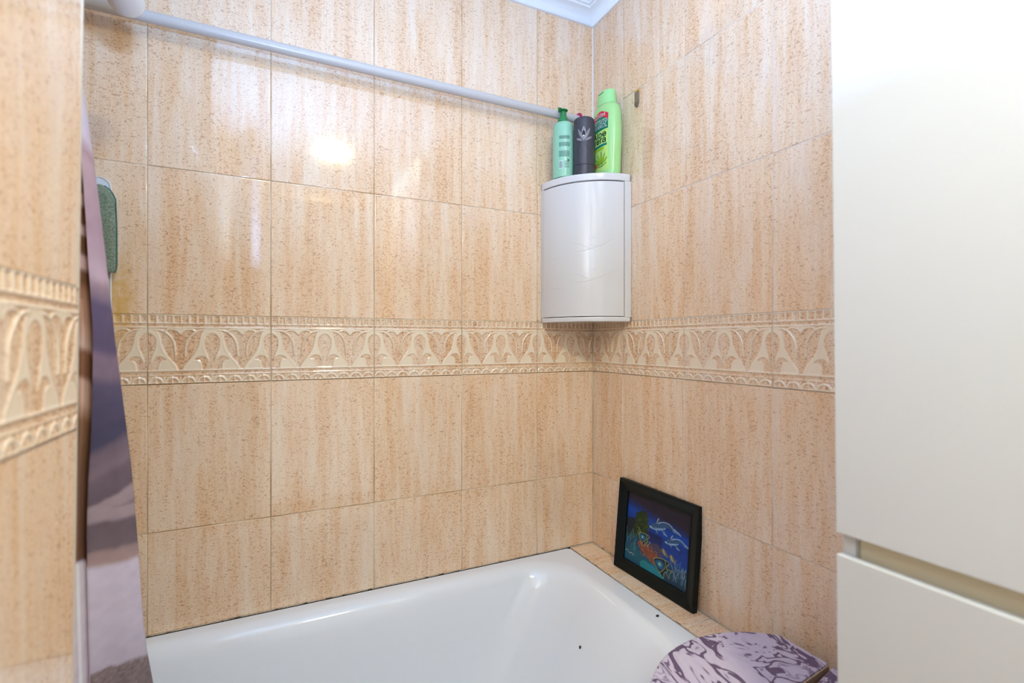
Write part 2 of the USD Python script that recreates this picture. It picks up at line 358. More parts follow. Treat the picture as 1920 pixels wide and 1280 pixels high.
# unseen sides of the room
al = thing('wall_alcove', 'tiled end wall of the bath alcove behind the curtain', 'wall', kind='structure')
obj('end_panel', bx(XE - 0.08, XE, -0.76, 0.0, 0, CEIL), m_tile, al, smooth=False)
obj('return_panel', bx(XE - 0.08, XL - 0.1005, -0.86, -0.76, 0, CEIL), m_tile, al, smooth=False)
wf = thing('wall_front', 'tiled wall behind the camera', 'wall', kind='structure')
for x0, x1, z0, z1 in ((XL - 0.1, -1.02, 0, CEIL), (-0.27, 0.08, 0, CEIL), (-1.02, -0.27, 2.0, CEIL)):  # opening between the panels is out of view, left for the unseen rear light
    obj('panel', bx(x0, x1, YF - 0.1, YF, z0, z1), m_tile, wf, smooth=False)
d = thing('door_1', 'unseen white flush door standing open behind the camera', 'door', base=(-1.04, -2.1, 0), kind='structure')  # unseen door, stands open beside the rear light
obj('leaf', rbox(-1.06, -1.02, -2.09 + 0.0, -1.42, 0.004, 1.998), m_lacquer, d)
obj('handle', tube([(-1.019, -1.50, 1.0), (-0.975, -1.50, 1.0), (-0.969, -1.505, 1.0), (-0.969, -1.60, 1.0)], 0.008), m_chrome, d)
obj('floor', bx(XE - 0.08, 0.08, YF - 0.1, 0.08, -0.06, 0), m_floor, label='tiled bathroom floor', smooth=False, kind='structure', cat='floor')
obj('ceiling', bx(XE - 0.08, 0.08, YF - 0.1, 0.08, CEIL, CEIL + 0.06), m_white_paint, label='flat white ceiling above the bath corner', smooth=False, kind='structure', cat='ceiling')
# coved cornice round the ceiling
prof = [(0.0, 1.136), (0.007, 1.136), (0.008, 1.146)] + [(0.008 + 0.024 * (1 - math.cos(t)), 1.146 + 0.024 * math.sin(t)) for t in np.linspace(0.15, 1.5, 9)] + \
       [(0.038, 1.1705), (0.039, 1.176), (0.046, 1.1765), (0.047, 1.183), (0.047, 1.186), (0.0, 1.186)]
loop = [(XE, 0.0, 1, -1), (0.0, 0.0, -1, -1), (0.0, YF, -1, 1), (XL, YF, 1, 1), (XL, YL - 0.01, 1, -1)]
rings = []
for (x, y, sx, sy) in loop[:4]:
    rings.append(np.array([(x + sx * a, y + sy * a, B + z) for a, z in prof]))
rings.append(np.array([(XL + a, YL - 0.012, B + z) for a, z in prof]))
n = len(prof); Vv = np.vstack(rings); Ff = []
for i in range(len(rings) - 1):
    for j in range(n):
        k = (j + 1) % n
        Ff += [[i * n + j, (i + 1) * n + j, (i + 1) * n + k], [i * n + j, (i + 1) * n + k, i * n + k]]
cm = trimesh.Trimesh(Vv, np.array(Ff), process=False); cm.fix_normals()
obj('trim_2', cm, m_white_paint, label='white stepped cornice between the tiles and the ceiling', smooth=30, kind='structure', cat='trim')
# white caulk up the corner
obj('trim_3', tube([(-0.0006, -0.0006, RIM), (-0.0006, -0.0006, B + 1.13)], 0.0022, 8), m_grout, label='thin tan grout line down the corner of the walls', kind='structure', cat='trim')
obj('trim_4', tube([(-0.001, -0.001, B + BH + 0.44), (-0.001, -0.001, B + 1.137)], 0.0027, 8), m_caulk, label='white sealant bead in the upper corner above the bottles', kind='structure', cat='trim')

# ------------------------------------------------------------------ bathtub, ledge
def rrect(x0, x1, y0, y1, r, z, nc=14, ns=18):
    pts = []
    c = [((x1 - r, y1 - r), 0), ((x0 + r, y1 - r), 90), ((x0 + r, y0 + r), 180), ((x1 - r, y0 + r), 270)]
    for i, ((cx, cy), a0) in enumerate(c):
        arc = [(cx + r * math.cos(math.radians(a0 + t)), cy + r * math.sin(math.radians(a0 + t))) for t in np.linspace(0, 90, nc)]
        pts += arc
        nx_, na = c[(i + 1) % 4]
        q = (nx_[0] + r * math.cos(math.radians(na)), nx_[1] + r * math.sin(math.radians(na)))
        p = arc[-1]
        pts += [(p[0] + (q[0] - p[0]) * t, p[1] + (q[1] - p[1]) * t) for t in np.linspace(0, 1, ns + 2)[1:-1]]
    return np.array([(x, y, z) for x, y in pts])
TX0, TX1, TY0, TY1 = XE + 0.003, -0.0915, -0.672, -0.0015
tub = thing('bathtub', 'white enamelled bathtub set against the tiled back wall', 'bathtub', base=(-0.85, -0.33, 0))
R = [rrect(TX0 + .004, TX1 - .004, TY0 + .004, TY1 - .004, .012, RIM - 0.045), rrect(TX0, TX1, TY0, TY1, .014, RIM - 0.040), rrect(TX0, TX1, TY0, TY1, .014, RIM - 0.005),
     rrect(TX0 + .0015, TX1 - .0015, TY0 + .0015, TY1 - .0015, .014, RIM - 0.0015), rrect(TX0 + .005, TX1 - .005, TY0 + .005, TY1 - .005, .014, RIM)]
bx0, bx1, by0, by1 = -1.53, -0.152, -0.622, -0.040
for ins, dz, e, r in ((-0.012, 0.0, 0, .135), (-0.004, -0.0005, 0, .14), (0.004, -0.0025, 0, .14), (0.012, -0.0065, 0.0, .14), (0.019, -0.0125, 0.001, .14), (0.025, -0.021, 0.003, .14), (0.030, -0.032, 0.008, .14),
                      (0.036, -0.055, 0.02, .14), (0.045, -0.10, 0.045, .14), (0.058, -0.18, 0.085, .14), (0.075, -0.26, 0.125, .14), (0.092, -0.305, 0.155, .14), (0.112, -0.332, 0.185, .13), (0.14, -0.346, 0.215, .12), (0.18, -0.352, 0.25, .09), (0.23, -0.354, 0.29, .05)):
    R.append(rrect(bx0 + ins, bx1 - ins - e, by0 + ins, by1 - ins, r, RIM + dz))
shell = loft(R)
obj('shell', shell, m_enamel, tub, smooth=50)
obj('apron', rbox(TX0 + .006, TX1 - .006, TY0 + .012, TY0 + .03, 0.0, RIM - 0.042), m_enamel, tub, label='flat white front panel of the bathtub')
obj('drain', lathe([(0, 0), (0.034, 0), (0.036, 0.002), (0.03, 0.004), (0.012, 0.004), (0.0, 0.003)], (-1.2, -0.33, RIM - 0.3535)), m_chrome, tub, label='round chrome drain')
obj('sealant_line', concat([tube([(XE + .004, -0.0012, RIM + .0006), (-0.0915, -0.0012, RIM + .0006)], 0.0011, 6), tube([(-0.0912, -0.004, RIM + .0008), (-0.0912, -0.672, RIM + .0008)], 0.0008, 6)]), m_mildew, tub, label='thin mildewed sealant along the rim')
ld = thing('trim_5', 'narrow tiled ledge between the bathtub and the right wall', 'ledge', base=(-0.045, -0.36, 0), kind='structure')
obj('ledge_core', bx(-0.0903, -0.0015, -0.70, -0.0015, 0.0, RIM - 0.0022), m_grout_r, ld, smooth=False)
def Pledge(a, z, n): return np.stack(np.broadcast_arrays(np.asarray(z, float), a, RIM - 0.001 + np.asarray(n, float)), -1)
for y0, y1 in ((-0.245, -0.0025), (-0.495, -0.245), (-0.70, -0.495)):
    obj('tile', tile_mesh(Pledge, y0, y1, -0.0905, -0.0035, True), m_ledge, ld, smooth=50)
obj('joint_line', concat([tube([(-0.0028, -0.0028, RIM), (-0.0028, -0.70, RIM)], 0.0013, 6), tube([(-0.0028, -0.0028, RIM), (-0.0915, -0.0028, RIM)], 0.0013, 6)]), m_mildew, ld, label='darkened sealant where the ledge meets the walls')
c1 = trimesh.creation.icosphere(2, 0.0035); c1.apply_scale([1.3, 0.8, 0.7]); c1.vertices += 0.0011 * (meshkit.noise(c1.vertices * 500)[:, None] - .5); c1.apply_translation([-0.1155, -0.4345, RIM + .0018])
obj('crumb', c1, m_dirt, label='black crumb on the flat tub rim beside the picture', base=(-0.1155, -0.4345, RIM), cat='crumb')

# ------------------------------------------------------------------ rod, rail, curtain
rod = thing('curtain_rod', 'white tubular rod running along the top of the back wall', 'rod', base=(-0.6, -0.055, B + 0.79))
ZROD, YR = B + 0.806, -0.045
def zr(x): return ZROD - 0.007 * (x + 1.2)
obj('tube', tube([(x, YR, zr(x)) for x in np.linspace(XE + 0.004, -0.004, 12)], 0.0125, 24), m_rod, rod)
for x in (XE + 0.004, -0.004):
    fl = trimesh.creation.cylinder(0.024, 0.008, 32); fl.apply_transform(trimesh.transformations.rotation_matrix(math.pi / 2, [0, 1, 0])); fl.apply_translation([x, YR, zr(x)])
    obj('flange', fl, m_rod, rod)
tor = trimesh.creation.torus(0.0155, 0.0045, 40, 16); tor.apply_transform(trimesh.transformations.rotation_matrix(math.pi / 2, [0, 1, 0])); tor.apply_translation([-0.0865, YR, zr(-.08)])
obj('hair_tie', tor, plain('magenta_fabric', (176, 28, 92), 0.7), label='magenta hair tie looped round the rod behind the bottles', base=(-0.0865, YR, zr(-.08) - .02), cat='hair tie')
RX, RZ, RY0 = -1.1785, B + 0.680, -0.30
rail = thing('curtain_rail', 'thick white curtain rail with a rounded end at the top left', 'rail', base=(RX, -0.45, RZ))
rp = [(RX, -0.625, RZ)] + [(RX, y, RZ) for y in np.linspace(-0.6, RY0 - 0.012, 8)] + [(RX, RY0 - 0.012 + 0.012 * math.sin(t), RZ) for t in np.linspace(0.2, 1.5, 7)]
rr = [0.0265] + [0.0265] * 8 + [0.0265 - 0.012 + 0.012 * math.cos(t) for t in np.linspace(0.2, 1.5, 7)]
obj('tube', tube(rp, rr, 28), m_plastic, rail)
obj('wall_flange', tube([(RX, -0.640, RZ), (RX, -0.628, RZ), (RX, -0.622, RZ)], [0.036, 0.036, 0.030], 28), m_plastic, rail)
# shower curtain: gathered at the rail, flaring towards the bath
EZ = np.array([-0.72, -0.6442, -0.5256, -0.4455, -0.3789, -0.2405, -0.1828, -0.1076, -0.007, 0.0983, 0.1744, 0.2799, 0.3728, 0.4894, 0.65])
EX = np.array([-1.137, -1.1395, -1.1456, -1.1547, -1.1584, -1.1621, -1.1642, -1.167, -1.1738, -1.1812, -1.1852, -1.1908, -1.1964, -1.2055, -1.2165])
EY = np.array([-0.255, -0.2641, -0.2787, -0.2886, -0.2973, -0.3159, -0.3238, -0.3345, -0.3491, -0.365, -0.377, -0.3942, -0.4102, -0.4314, -0.460])
FZ = np.array([-0.72, -0.4713, -0.2099, -0.1216, -0.0355, 0.0321, 0.1146, 0.2104, 0.2874, 0.3616, 0.65])
FX = np.array([-1.232, -1.2291, -1.2238, -1.2181, -1.2106, -1.2064, -1.2022, -1.203, -1.2031, -1.2037, -1.207])
FY = np.array([-0.28, -0.31, -0.3472, -0.3605, -0.3738, -0.3844, -0.3977, -0.4136, -0.4269, -0.4402, -0.495])
zs = np.linspace(-0.70, 0.632, 330)
def stops(z, table):
    t = sorted(table); a = np.array([x for x, _ in t]); c = LINV(np.array([y for _, y in t]))
    return np.stack([np.interp(z, a, c[:, k]) for k in range(3)], -1)
LAV = (205, 195, 212)
MAIN = [(-0.70, (112, 100, 104)), (-0.452, (128, 112, 114)), (-0.447, (186, 176, 192)), (-0.40, (196, 186, 202)), (-0.27, LAV), (-0.262, (168, 142, 140)), (-0.245, (160, 136, 136)), (-0.238, (112, 97, 104)),
        (-0.196, (108, 93, 102)), (-0.189, (160, 143, 150)), (-0.170, (164, 146, 154)), (-0.164, (106, 91, 102)), (-0.130, (112, 96, 108)), (-0.118, (128, 110, 122)), (-0.085, (112, 97, 112)), (-0.072, (70, 66, 92)),
        (-0.01, (78, 72, 100)), (0.03, (88, 80, 108)), (0.045, (124, 106, 126)), (0.075, (128, 108, 130)), (0.088, (92, 80, 112)), (0.155, (96, 84, 116)), (0.185, (160, 138, 152)), (0.20, (196, 172, 190)), (0.27, (176, 150, 166)), (0.36, (190, 164, 176)), (0.375, (176, 146, 156)), (0.395, (208, 196, 212)), (0.65, (214, 206, 222))]
BROWN = [(-0.70, (196, 188, 206)), (-0.258, LAV), (-0.252, (92, 62, 42)), (-0.10, (100, 70, 48)), (-0.03, (112, 78, 52)), (0.0, (172, 142, 124)), (0.03, (170, 140, 124)), (0.038, (104, 68, 42)), (0.075, (108, 70, 44)), (0.085, (172, 146, 134)), (0.12, (150, 116, 96)), (0.17, (136, 98, 74)),
         (0.185, (98, 62, 38)), (0.20, (102, 66, 42)), (0.206, (180, 152, 146)), (0.222, (178, 150, 146)), (0.228, (98, 62, 38)), (0.252, (100, 64, 40)), (0.258, (182, 158, 154)), (0.268, (182, 158, 154)), (0.274, (108, 70, 44)), (0.294, (108, 70, 44)), (0.300, (186, 162, 158)), (0.31, (186, 162, 158)), (0.316, (118, 78, 52)), (0.335, (118, 80, 54)), (0.342, (190, 166, 164)), (0.36, (160, 124, 104)), (0.375, (126, 90, 66)), (0.40, (206, 192, 208)), (0.65, (214, 206, 222))]
V, C = [], []
for z in zs:
    E_ = np.array([np.interp(z, EZ, EX), np.interp(z, EZ, EY)]); F_ = np.array([np.interp(z, FZ, FX), np.interp(z, FZ, FY)])
    t = (z + 0.7) / 1.355
    key = [F_ + (0.012, -0.105), F_ + (-0.03, -0.085), F_ + (-0.006, -0.04), F_ + (0, 0.0), F_ + (0.004, -0.012), F_ * .7 + E_ * .3 + (0.006, -0.006), F_ * .35 + E_ * .65 + (0.004, -0.008), E_, E_ + (-0.008, 0.010)]
    nseg = [7, 9, 9, 4, 9, 9, 10, 4]
    row, cc = [], []
    for i, k in enumerate(nseg):
        for q in np.linspace(0, 1, k, endpoint=False):
            p = key[i] * (1 - q) + key[i + 1] * q
            row.append((*p, z)); cc.append((i, q))
    row.append((*key[-1], z)); cc.append((7, 1.0))
    V.append(row); C.append(cc)
V = np.array(V); nr, nc = V.shape[:2]
for j in list(range(1, nc - 1)) * 2:       # soften the folds, keep the silhouette edge
    if abs(j - (7 + 9 + 9)) > 2 and j < nc - 6: V[:, j, :2] = 0.25 * V[:, j - 1, :2] + 0.5 * V[:, j, :2] + 0.25 * V[:, j + 1, :2]
B3 = V.copy(); B3[..., 2] += B
seg = np.array([[c[0] for c in r] for r in C]); qq = np.array([[c[1] for c in r] for r in C])
across = np.where(seg >= 4, (seg - 4 + qq) / 4, 0); acb = np.where(seg < 4, (seg + qq) / 3, 0)
wob = 0.012 * (meshkit.fbm(V * np.array([40, 40, 18.0]), 3, 4) - 0.5)
zc = V[..., 2] + wob
colm = np.clip(1.12 * stops(zc + np.where((zc < -0.03) & (zc > -0.17), -0.035, 0.008) * across, MAIN), 0, .8)
colb = stops(zc - 0.035 * (acb - 1) * (zc < 0.16) * -1, BROWN)
col = np.where((seg >= 4)[..., None], colm, np.clip(colb * 1.35, 0, .8))
mott = meshkit.fbm(V * 60, 4, 9); mott2 = meshkit.fbm(V * 230, 3, 5)
col *= (0.88 + 0.24 * mott)[..., None]
stone = (zc < -0.452) & (seg >= 4)
col = np.where(stone[..., None], col * (0.45 + 1.2 * mott2)[..., None], col)
seam = (np.abs(acb - 0.80) < 0.03) & (seg < 4) & (zc < 0.16); col = np.where(seam[..., None], col * 1.35 + 0.01, col)
cur = thing('shower_curtain', 'shower curtain printed with purple and brown stacked stones at the left', 'shower curtain', base=(-1.2, -0.45, B - 0.70))
obj('cloth', (B3.reshape(-1, 3), grid_faces(nr, nc)), m_cloth, cur, smooth=True, color=np.clip(col.reshape(-1, 3), 0, 1))
for y in (-0.60, -0.555, -0.51, -0.47):
    t_ = trimesh.creation.torus(0.0335, 0.002, 28, 8); t_.apply_transform(trimesh.transformations.rotation_matrix(math.pi / 2, [1, 0, 0])); t_.apply_translation([RX - .004, y, RZ - 0.006])
    obj('curtain_ring', t_, m_plastic, rail)

# white rail and green mitt at the far left of the back wall
hb = thing('back_brush_board', 'white strip with a rounded top fixed to the back wall behind the green mitt', 'wall strip', base=(-1.292, -0.01, B + 0.1))
bp = sbox(-0.02, 0.06, 0.02, 0.432).union(Point(0, 0.432).buffer(0.02)); bm = extrude(bp, 0.010)
bm.apply_transform(np.array([[1, 0, 0, -1.292], [0, 0, -1, -0.004], [0, 1, 0, B], [0, 0, 0, 1.0]]))
obj('strip', bm, plain('pale_blue_plastic', (216, 224, 236), 0.25), hb, smooth=30)
rim = tube([(-1.272, -0.0145, B + 0.06)] + [(-1.292 + 0.02 * math.cos(a), -0.0145, B + 0.432 + 0.02 * math.sin(a)) for a in np.linspace(0, math.pi, 14)] + [(-1.312, -0.0145, B + 0.06)], 0.0018, 8)
obj('raised_edge', rim, m_plastic, hb)
mi = thing('wash_mitt', 'sage green towelling wash mitt hanging beside the curtain', 'wash mitt', base=(-1.30, -0.035, B + 0.245))
nz, na = 120, 72
rows = []
for i, t in enumerate(np.linspace(0, 1, nz)):
    z = 0.246 + t * (0.432 - 0.246)
    xr = np.interp(t, [0, .04, .08, .5, .85, .95, 1.0], [-1.2625, -1.2605, -1.2595, -1.2595, -1.2615, -1.270, -1.283])
    xl = np.interp(t, [0, .5, .9, 1.0], [-1.345, -1.345, -1.338, -1.32])
    th = np.interp(t, [0, .05, .5, .93, 1.0], [0.009, 0.0105, 0.012, 0.010, 0.004])
    cx, hw = (xr + xl) / 2, (xr - xl) / 2
    a = np.linspace(0, 2 * np.pi, na, endpoint=False)
    p = 0.45
    X = cx + hw * np.sign(np.cos(a)) * np.abs(np.cos(a)) ** p; Y = -0.0285 + th * np.sign(np.sin(a)) * np.abs(np.sin(a)) ** p
    rows.append(np.stack([X, Y, np.full(na, z)], 1))
mm = loft(rows, close_first=True); vv = mm.vertices
nn = mm.vertex_normals; amp = 0.0016 * (meshkit.fbm(vv * 260, 2, 3) - 0.5) + 0.0022 * (meshkit.fbm(vv * 60, 2, 8) - 0.5)
band = (vv[:, 2] < 0.246 + 0.016)
vv = vv + nn * np.where(band, 0.0005 * np.sin((vv[:, 2] - 0.246) / 0.004 * 2 * np.pi), amp)[:, None]
vv[:, 2] += B
obj('mitt_body', (vv, mm.faces), M('sage_towelling', {'g': ('geometry', {}), 'n': ('noise_texture', {'scale': 300.0, 'detail': 2.0}), 'b': ('bump', {'strength': 1.0, 'distance': 0.003}),
     'r': ('rgb_ramp', {'ramp': [(0.3, lin(98, 116, 100)), (0.7, lin(142, 158, 138))]}), 'p': ('principled_bsdf', {'roughness': 0.95, 'sheen_weight': 0.3})},
     [('g.position', 'n.vector'), ('n.fac', 'b.height'), ('b.normal', 'p.normal'), ('n.fac', 'r.fac'), ('r.color', 'p.base_color')]), mi, smooth=True)
obj('piping', tube([(np.interp(t, [0, .04, .08, .5, .85, .95, 1.0], [-1.2625, -1.2605, -1.2595, -1.2595, -1.2615, -1.270, -1.283]) + .0006, -0.0285, B + 0.246 + t * 0.186) for t in np.linspace(0.0, 0.99, 30)], 0.0022, 8), plain('teal_edge', (70, 104, 98), 0.9), mi, label='darker teal strip along the right edge')  # darker teal strip down the right side of the mitt

# ------------------------------------------------------------------ corner cabinet
cc = thing('corner_cabinet', 'white plastic curved corner cabinet hung above the bath', 'cabinet', base=(-0.09, -0.09, B + 0.155))
ZB, ZT = B + 0.156, B + 0.591
RC = 0.197
def sector(r, w, off=0.0015):      # plan of the cabinet: two wall sides w long and an arc of radius r about the corner
    a0 = math.acos(min(1, w / r)) if w < r else 0.0
    a0 = math.asin(off / r)
    arc = [(-r * math.cos(a), -r * math.sin(a)) for a in np.linspace(a0, math.pi / 2 - a0, 44)]
    return Polygon([(-off, -off)] + arc)
def slab(poly, z0, z1, r=0.003):
    P_ = [poly.buffer(-r, join_style='mitre'), poly.buffer(-r * .3, join_style='mitre'), poly]
    def ring(p, z): return np.array([(x, y, z) for x, y in np.array(p.exterior.coords)[:-1]])
    base = np.array(poly.exterior.coords)[:-1]; c0 = base.mean(0)
    def inset(k, z):
        d = base - c0; L = np.linalg.norm(d, axis=1, keepdims=True); q = c0 + d * (1 - k / L); return np.column_stack([q, np.full(len(q), z)])
    m = loft([inset(r, z0), inset(r * .3, z0 + r * .3), inset(0, z0 + r), inset(0, z1 - r), inset(r * .3, z1 - r * .3), inset(r, z1)], close_first=True)
    m.fix_normals(); return m
full = sector(RC, 0.19)
obj('top_panel', slab(full, ZT - 0.021, ZT), m_plastic, cc, smooth=40)
obj('bottom_panel', slab(full, ZB, ZB + 0.014), m_plastic, cc, smooth=40)
side_r = full.intersection(sbox(-0.0235, -0.3, -0.001, -0.001)); side_l = full.intersection(sbox(-0.3, -0.0125, -0.001, -0.001))
for nme, sp in (('side_panel', side_r), ('side_panel', side_l)):
    m_ = extrude(sp, ZT - ZB - 0.035); m_.apply_translation([0, 0, ZB + 0.014]); obj(nme, m_, m_plastic, cc, smooth=40)
body = sector(RC - 0.020, 0.17); m_ = extrude(body, ZT - ZB - 0.035); m_.apply_translation([0, 0, ZB + 0.014]); obj('carcass', m_, plain('dark_gap_grey', (120, 122, 126), 0.5), cc, smooth=40)  # carcass coloured grey to darken the gaps round the door
aR = math.pi / 2 - math.asin(0.0270 / RC); aL = math.asin(0.0135 / RC)
DZ0, DZ1 = ZB + 0.0155, ZT - 0.0245
arc = np.linspace(aL, aR, 60)
rings = []
for r_, z_ in ((RC - .016, DZ0), (RC - .0012, DZ0), (RC - 0.0002, DZ0 + .0012), (RC - 0.0002, DZ1 - .0012), (RC - .0012, DZ1), (RC - .016, DZ1)):
    rings.append([(-r_ * math.cos(a), -r_ * math.sin(a), z_) for a in arc])
dv = np.array(rings); nR, nA = dv.shape[:2]
df = grid_faces(nR, nA)
dm = trimesh.Trimesh(dv.reshape(-1, 3), df, process=False)
caps = []
for e in (0, nA - 1):
    idx = [k * nA + e for k in range(nR)]; c_ = idx
    caps += [[c_[0], c_[k], c_[k + 1]] for k in range(1, nR - 1)]
back = [[k, (nR - 1) * nA + k, (nR - 1) * nA + k + 1] for k in range(nA - 1)] + [[k, (nR - 1) * nA + k + 1, k + 1] for k in range(nA - 1)]
dm = trimesh.Trimesh(dv.reshape(-1, 3), np.vstack([df, np.array(caps), np.array(back)]), process=False); dm.fix_normals()
door = obj('door', dm, m_plastic, cc, smooth=30)
wv = []
def on_door(a, z, off=0.0): return (-(RC + off) * math.cos(a), -(RC + off) * math.sin(a), z)
def wave_line(a0, a1, z0, f, r=0.0011):
    ts = np.linspace(0, 1, 40); taper = np.sin(np.pi * np.clip(ts, 0.02, 0.98)) ** .5
    return tube([on_door(a0 + (a1 - a0) * t, z0 + f(t), -0.0007) for t in ts], r * taper, 8)
for zc_, k in ((B + 0.383, 1), (B + 0.292, 1.1)):
    wv.append(wave_line(0.55, 1.02, zc_, lambda t: 0.007 * math.sin(t * 5.5) - 0.006 * t))
    wv.append(wave_line(0.85, 1.36, zc_ - 0.002, lambda t: 0.008 * math.sin(t * 6.2 + 2.5) + 0.012 * t))
    wv.append(wave_line(0.62, 1.12, zc_ - 0.013, lambda t: 0.006 * math.sin(t * 4.6 + 3.4)))
    wv.append(wave_line(0.20, 0.52, zc_ - 0.026, lambda t: -0.009 * math.sin(t * 3.1)))
    wv.append(wave_line(0.86, 1.06, zc_ + 0.012, lambda t: 0.007 * math.sin(t * 3.0), 0.0009))
for k_, w_m in enumerate(wv): obj('wave_line', w_m, m_plastic, door, smooth=60)

# ------------------------------------------------------------------ bottles on the cabinet
def circ(cx, cy, r, z, n=48, sx=1, sy=1, p=1.0, rot=0.0):
    a = np.linspace(0, 2 * np.pi, n, endpoint=False)
    x = sx * r * np.sign(np.cos(a)) * np.abs(np.cos(a)) ** p; y = sy * r * np.sign(np.sin(a)) * np.abs(np.sin(a)) ** p
    c, s = math.cos(rot), math.sin(rot)
    return np.stack([cx + c * x - s * y, cy + s * x + c * y, np.full(n, z)], 1)
# pump bottle
px_, py_ = -0.1574, -0.068
pb = thing('pump_bottle', 'mint green bottle with a dark green pump on the corner cabinet', 'bottle', base=(px_, py_, ZT))
zb = ZT + 0.0005
m_mint = plain('mint_plastic', (146, 200, 172), 0.28); m_dgreen = plain('dark_green_plastic', (34, 128, 70), 0.32)
obj('body', loft([circ(px_, py_, r, zb + z, sx=.86, sy=1, rot=0.6) for r, z in ((0.026, 0), (0.0305, .002), (0.032, .006), (0.0325, .05), (0.032, .12), (0.0315, .155), (0.030, .164), (0.025, .1705), (0.016, .174), (0.014, .1755))], close_first=True), m_mint, pb)
pump = obj('pump', lathe([(0.0, .174), (0.0165, .174), (0.0168, .176), (0.0150, .183), (0.0140, .187), (0.010, .189), (0.0095, .192), (0.0095, .201), (0.0083, .202), (0.0083, .209), (0, .2105)], (px_, py_, zb)), m_dgreen, pb)
hd = np.array([-0.86, -0.50, 0]); hd /= np.linalg.norm(hd); hs = np.array([-hd[1], hd[0], 0])
rows = []
for t in np.linspace(0, 1, 26):
    c0 = np.array([px_, py_, 0]) + hd * (-0.0155 + 0.0415 * t)
    w_ = max(0.0150 * math.sqrt(max(0.0, 1 - ((t - .40) / .40) ** 2)) if t < .8 else 0.0, np.interp(t, [0, .03, .8, 1], [0.002, .004, .0058, .005])); hh = np.interp(t, [0, .06, .5, 1], [.0012, .0026, .0034, .0024]); zz = zb + .2115 - 0.003 * t
    a = np.linspace(0, 2 * np.pi, 20, endpoint=False)
    rows.append(np.array([c0 + hs * w_ * math.cos(q) + np.array([0, 0, zz + hh * math.sin(q)]) for q in a]))
obj('pump_head', loft(rows, close_first=True), m_dgreen, pb)
# its printed back label: rows of fine print, bar code (thin printed bands on the surface)
camdir = np.array([-0.947 - px_, -1.3545 - py_]); ca = math.atan2(camdir[1], camdir[0])
def on_pump(w, z, off=0.0004):          # w: metres round the front, positive to the right seen from the room
    a = ca + 0.12 + np.asarray(w, float) / 0.0315; c, s = np.cos(a - .6), np.sin(a - .6)
    r_ = 1 / np.sqrt((c / (.86 * .0326)) ** 2 + (s / .0326) ** 2) + off
    return np.stack(np.broadcast_arrays(px_ + r_ * np.cos(a), py_ + r_ * np.sin(a), zb + np.asarray(z, float)), -1)
def patch(fn, x0, x1, z0, z1, nx=10, nz=2):
    X, Z = np.meshgrid(np.linspace(x0, x1, nx), np.linspace(z0, z1, nz)); pts = fn(X.ravel(), Z.ravel())
    return trimesh.Trimesh(pts, grid_faces(nz, nx), process=False)
ink = plain('grey_green_ink', (70, 106, 100), 0.5); paper = plain('pale_barcode_ground', (198, 222, 214), 0.5); black = plain('dark_ink', (46, 60, 64), 0.5)
fine = []; bars = []
for z0, k in ((0.124, 4), (0.104, 5), (0.078, 7)):
    for i in range(k):
        xx = -0.017
        while xx < 0.017:
            L = 0.003 + 0.005 * rng.random(); e = min(xx + L, 0.017); fine.append(patch(on_pump, xx, e, z0 - i * .0026 - .0013, z0 - i * .0026, 5)); xx = e + 0.0011
for x in np.linspace(-0.0175, -0.0055, 13): bars.append(patch(on_pump, x, x + rng.choice([.0003, .0006]), 0.027, 0.047, 2))
for i in range(4): fine.append(patch(on_pump, 0.0005, 0.017 - .006 * rng.random(), 0.029 + i * .0055, 0.0305 + i * .0055, 6))
fine.append(patch(on_pump, 0.010, 0.016, 0.047, 0.053, 5))
obj('fine_print', concat(fine), ink, pb, smooth=False, label='rows of grey fine print'); 
obj('bar_code', concat([patch(lambda a, b: on_pump(a, b, 0.0003), -0.0185, -0.0045, 0.025, 0.049, 6)]), paper, pb, smooth=False, label='pale bar code panel')
obj('bar_code_bars', concat(bars), black, pb, smooth=False)

# air freshener dispenser
fx_, fy_ = -0.1115, -0.1135
af = thing('air_freshener', 'dark grey automatic air freshener with a flower motif between the two bottles', 'air freshener', base=(fx_, fy_, ZT))
m_char = plain('charcoal_plastic', (58, 58, 68), 0.42)
fa = math.atan2(-1.3545 - fy_, -0.947 - fx_) - 0.03
obj('lower_body', loft([circ(fx_, fy_, r, zb + z) for r, z in ((0.029, 0), (0.0315, .0015), (0.0322, .004), (0.0325, .0285), (0.0320, .0292))], close_first=True), m_char, af)
obj('body', loft([circ(fx_, fy_, r, zb + z) for r, z in ((0.0318, .0296), (0.0325, .0304), (0.0322, .09), (0.0310, .164), (0.0300, .1695), (0.0280, .1722), (0.024, .1735), (0.012, .1742))], close_first=True), m_char, af)
def on_af(w, z, off=0.0006):
    a = fa + w / 0.031; r_ = np.interp(z, [.03, .09, .164], [.0325, .0322, .0310]) + off
    return np.stack([fx_ + r_ * np.cos(a), fy_ + r_ * np.sin(a), zb + z], -1)
def shape_on(fn, poly, off=0.0006, thick=0.0006, step=0.0016):
    poly = poly.segmentize(step)
    v2, f2 = trimesh.creation.triangulate_polygon(poly, engine='earcut')
    m = trimesh.Trimesh(np.column_stack([v2, np.zeros(len(v2))]), f2, process=False)
    m = m.subdivide_to_size(step * 2.2)
    v = np.asarray(m.vertices)
    top = fn(v[:, 0], v[:, 1], off)
    mm = trimesh.Trimesh(top, m.faces, process=False)
    return mm
def petal(x, z, L, w, ang):
    t = np.linspace(0, 1, 12); s = np.sin(np.pi * t) ** .8 * w / 2
    pts = np.concatenate([np.stack([-s, t * L], 1), np.stack([s, t * L], 1)[::-1]])
    c, s_ = math.cos(ang), math.sin(ang)
    return Polygon(pts @ np.array([[c, -s_], [s_, c]]).T * 1.0 + (x, z)).buffer(0.0002)
m_petal = plain('grey_petal', (132, 128, 134), 0.35)
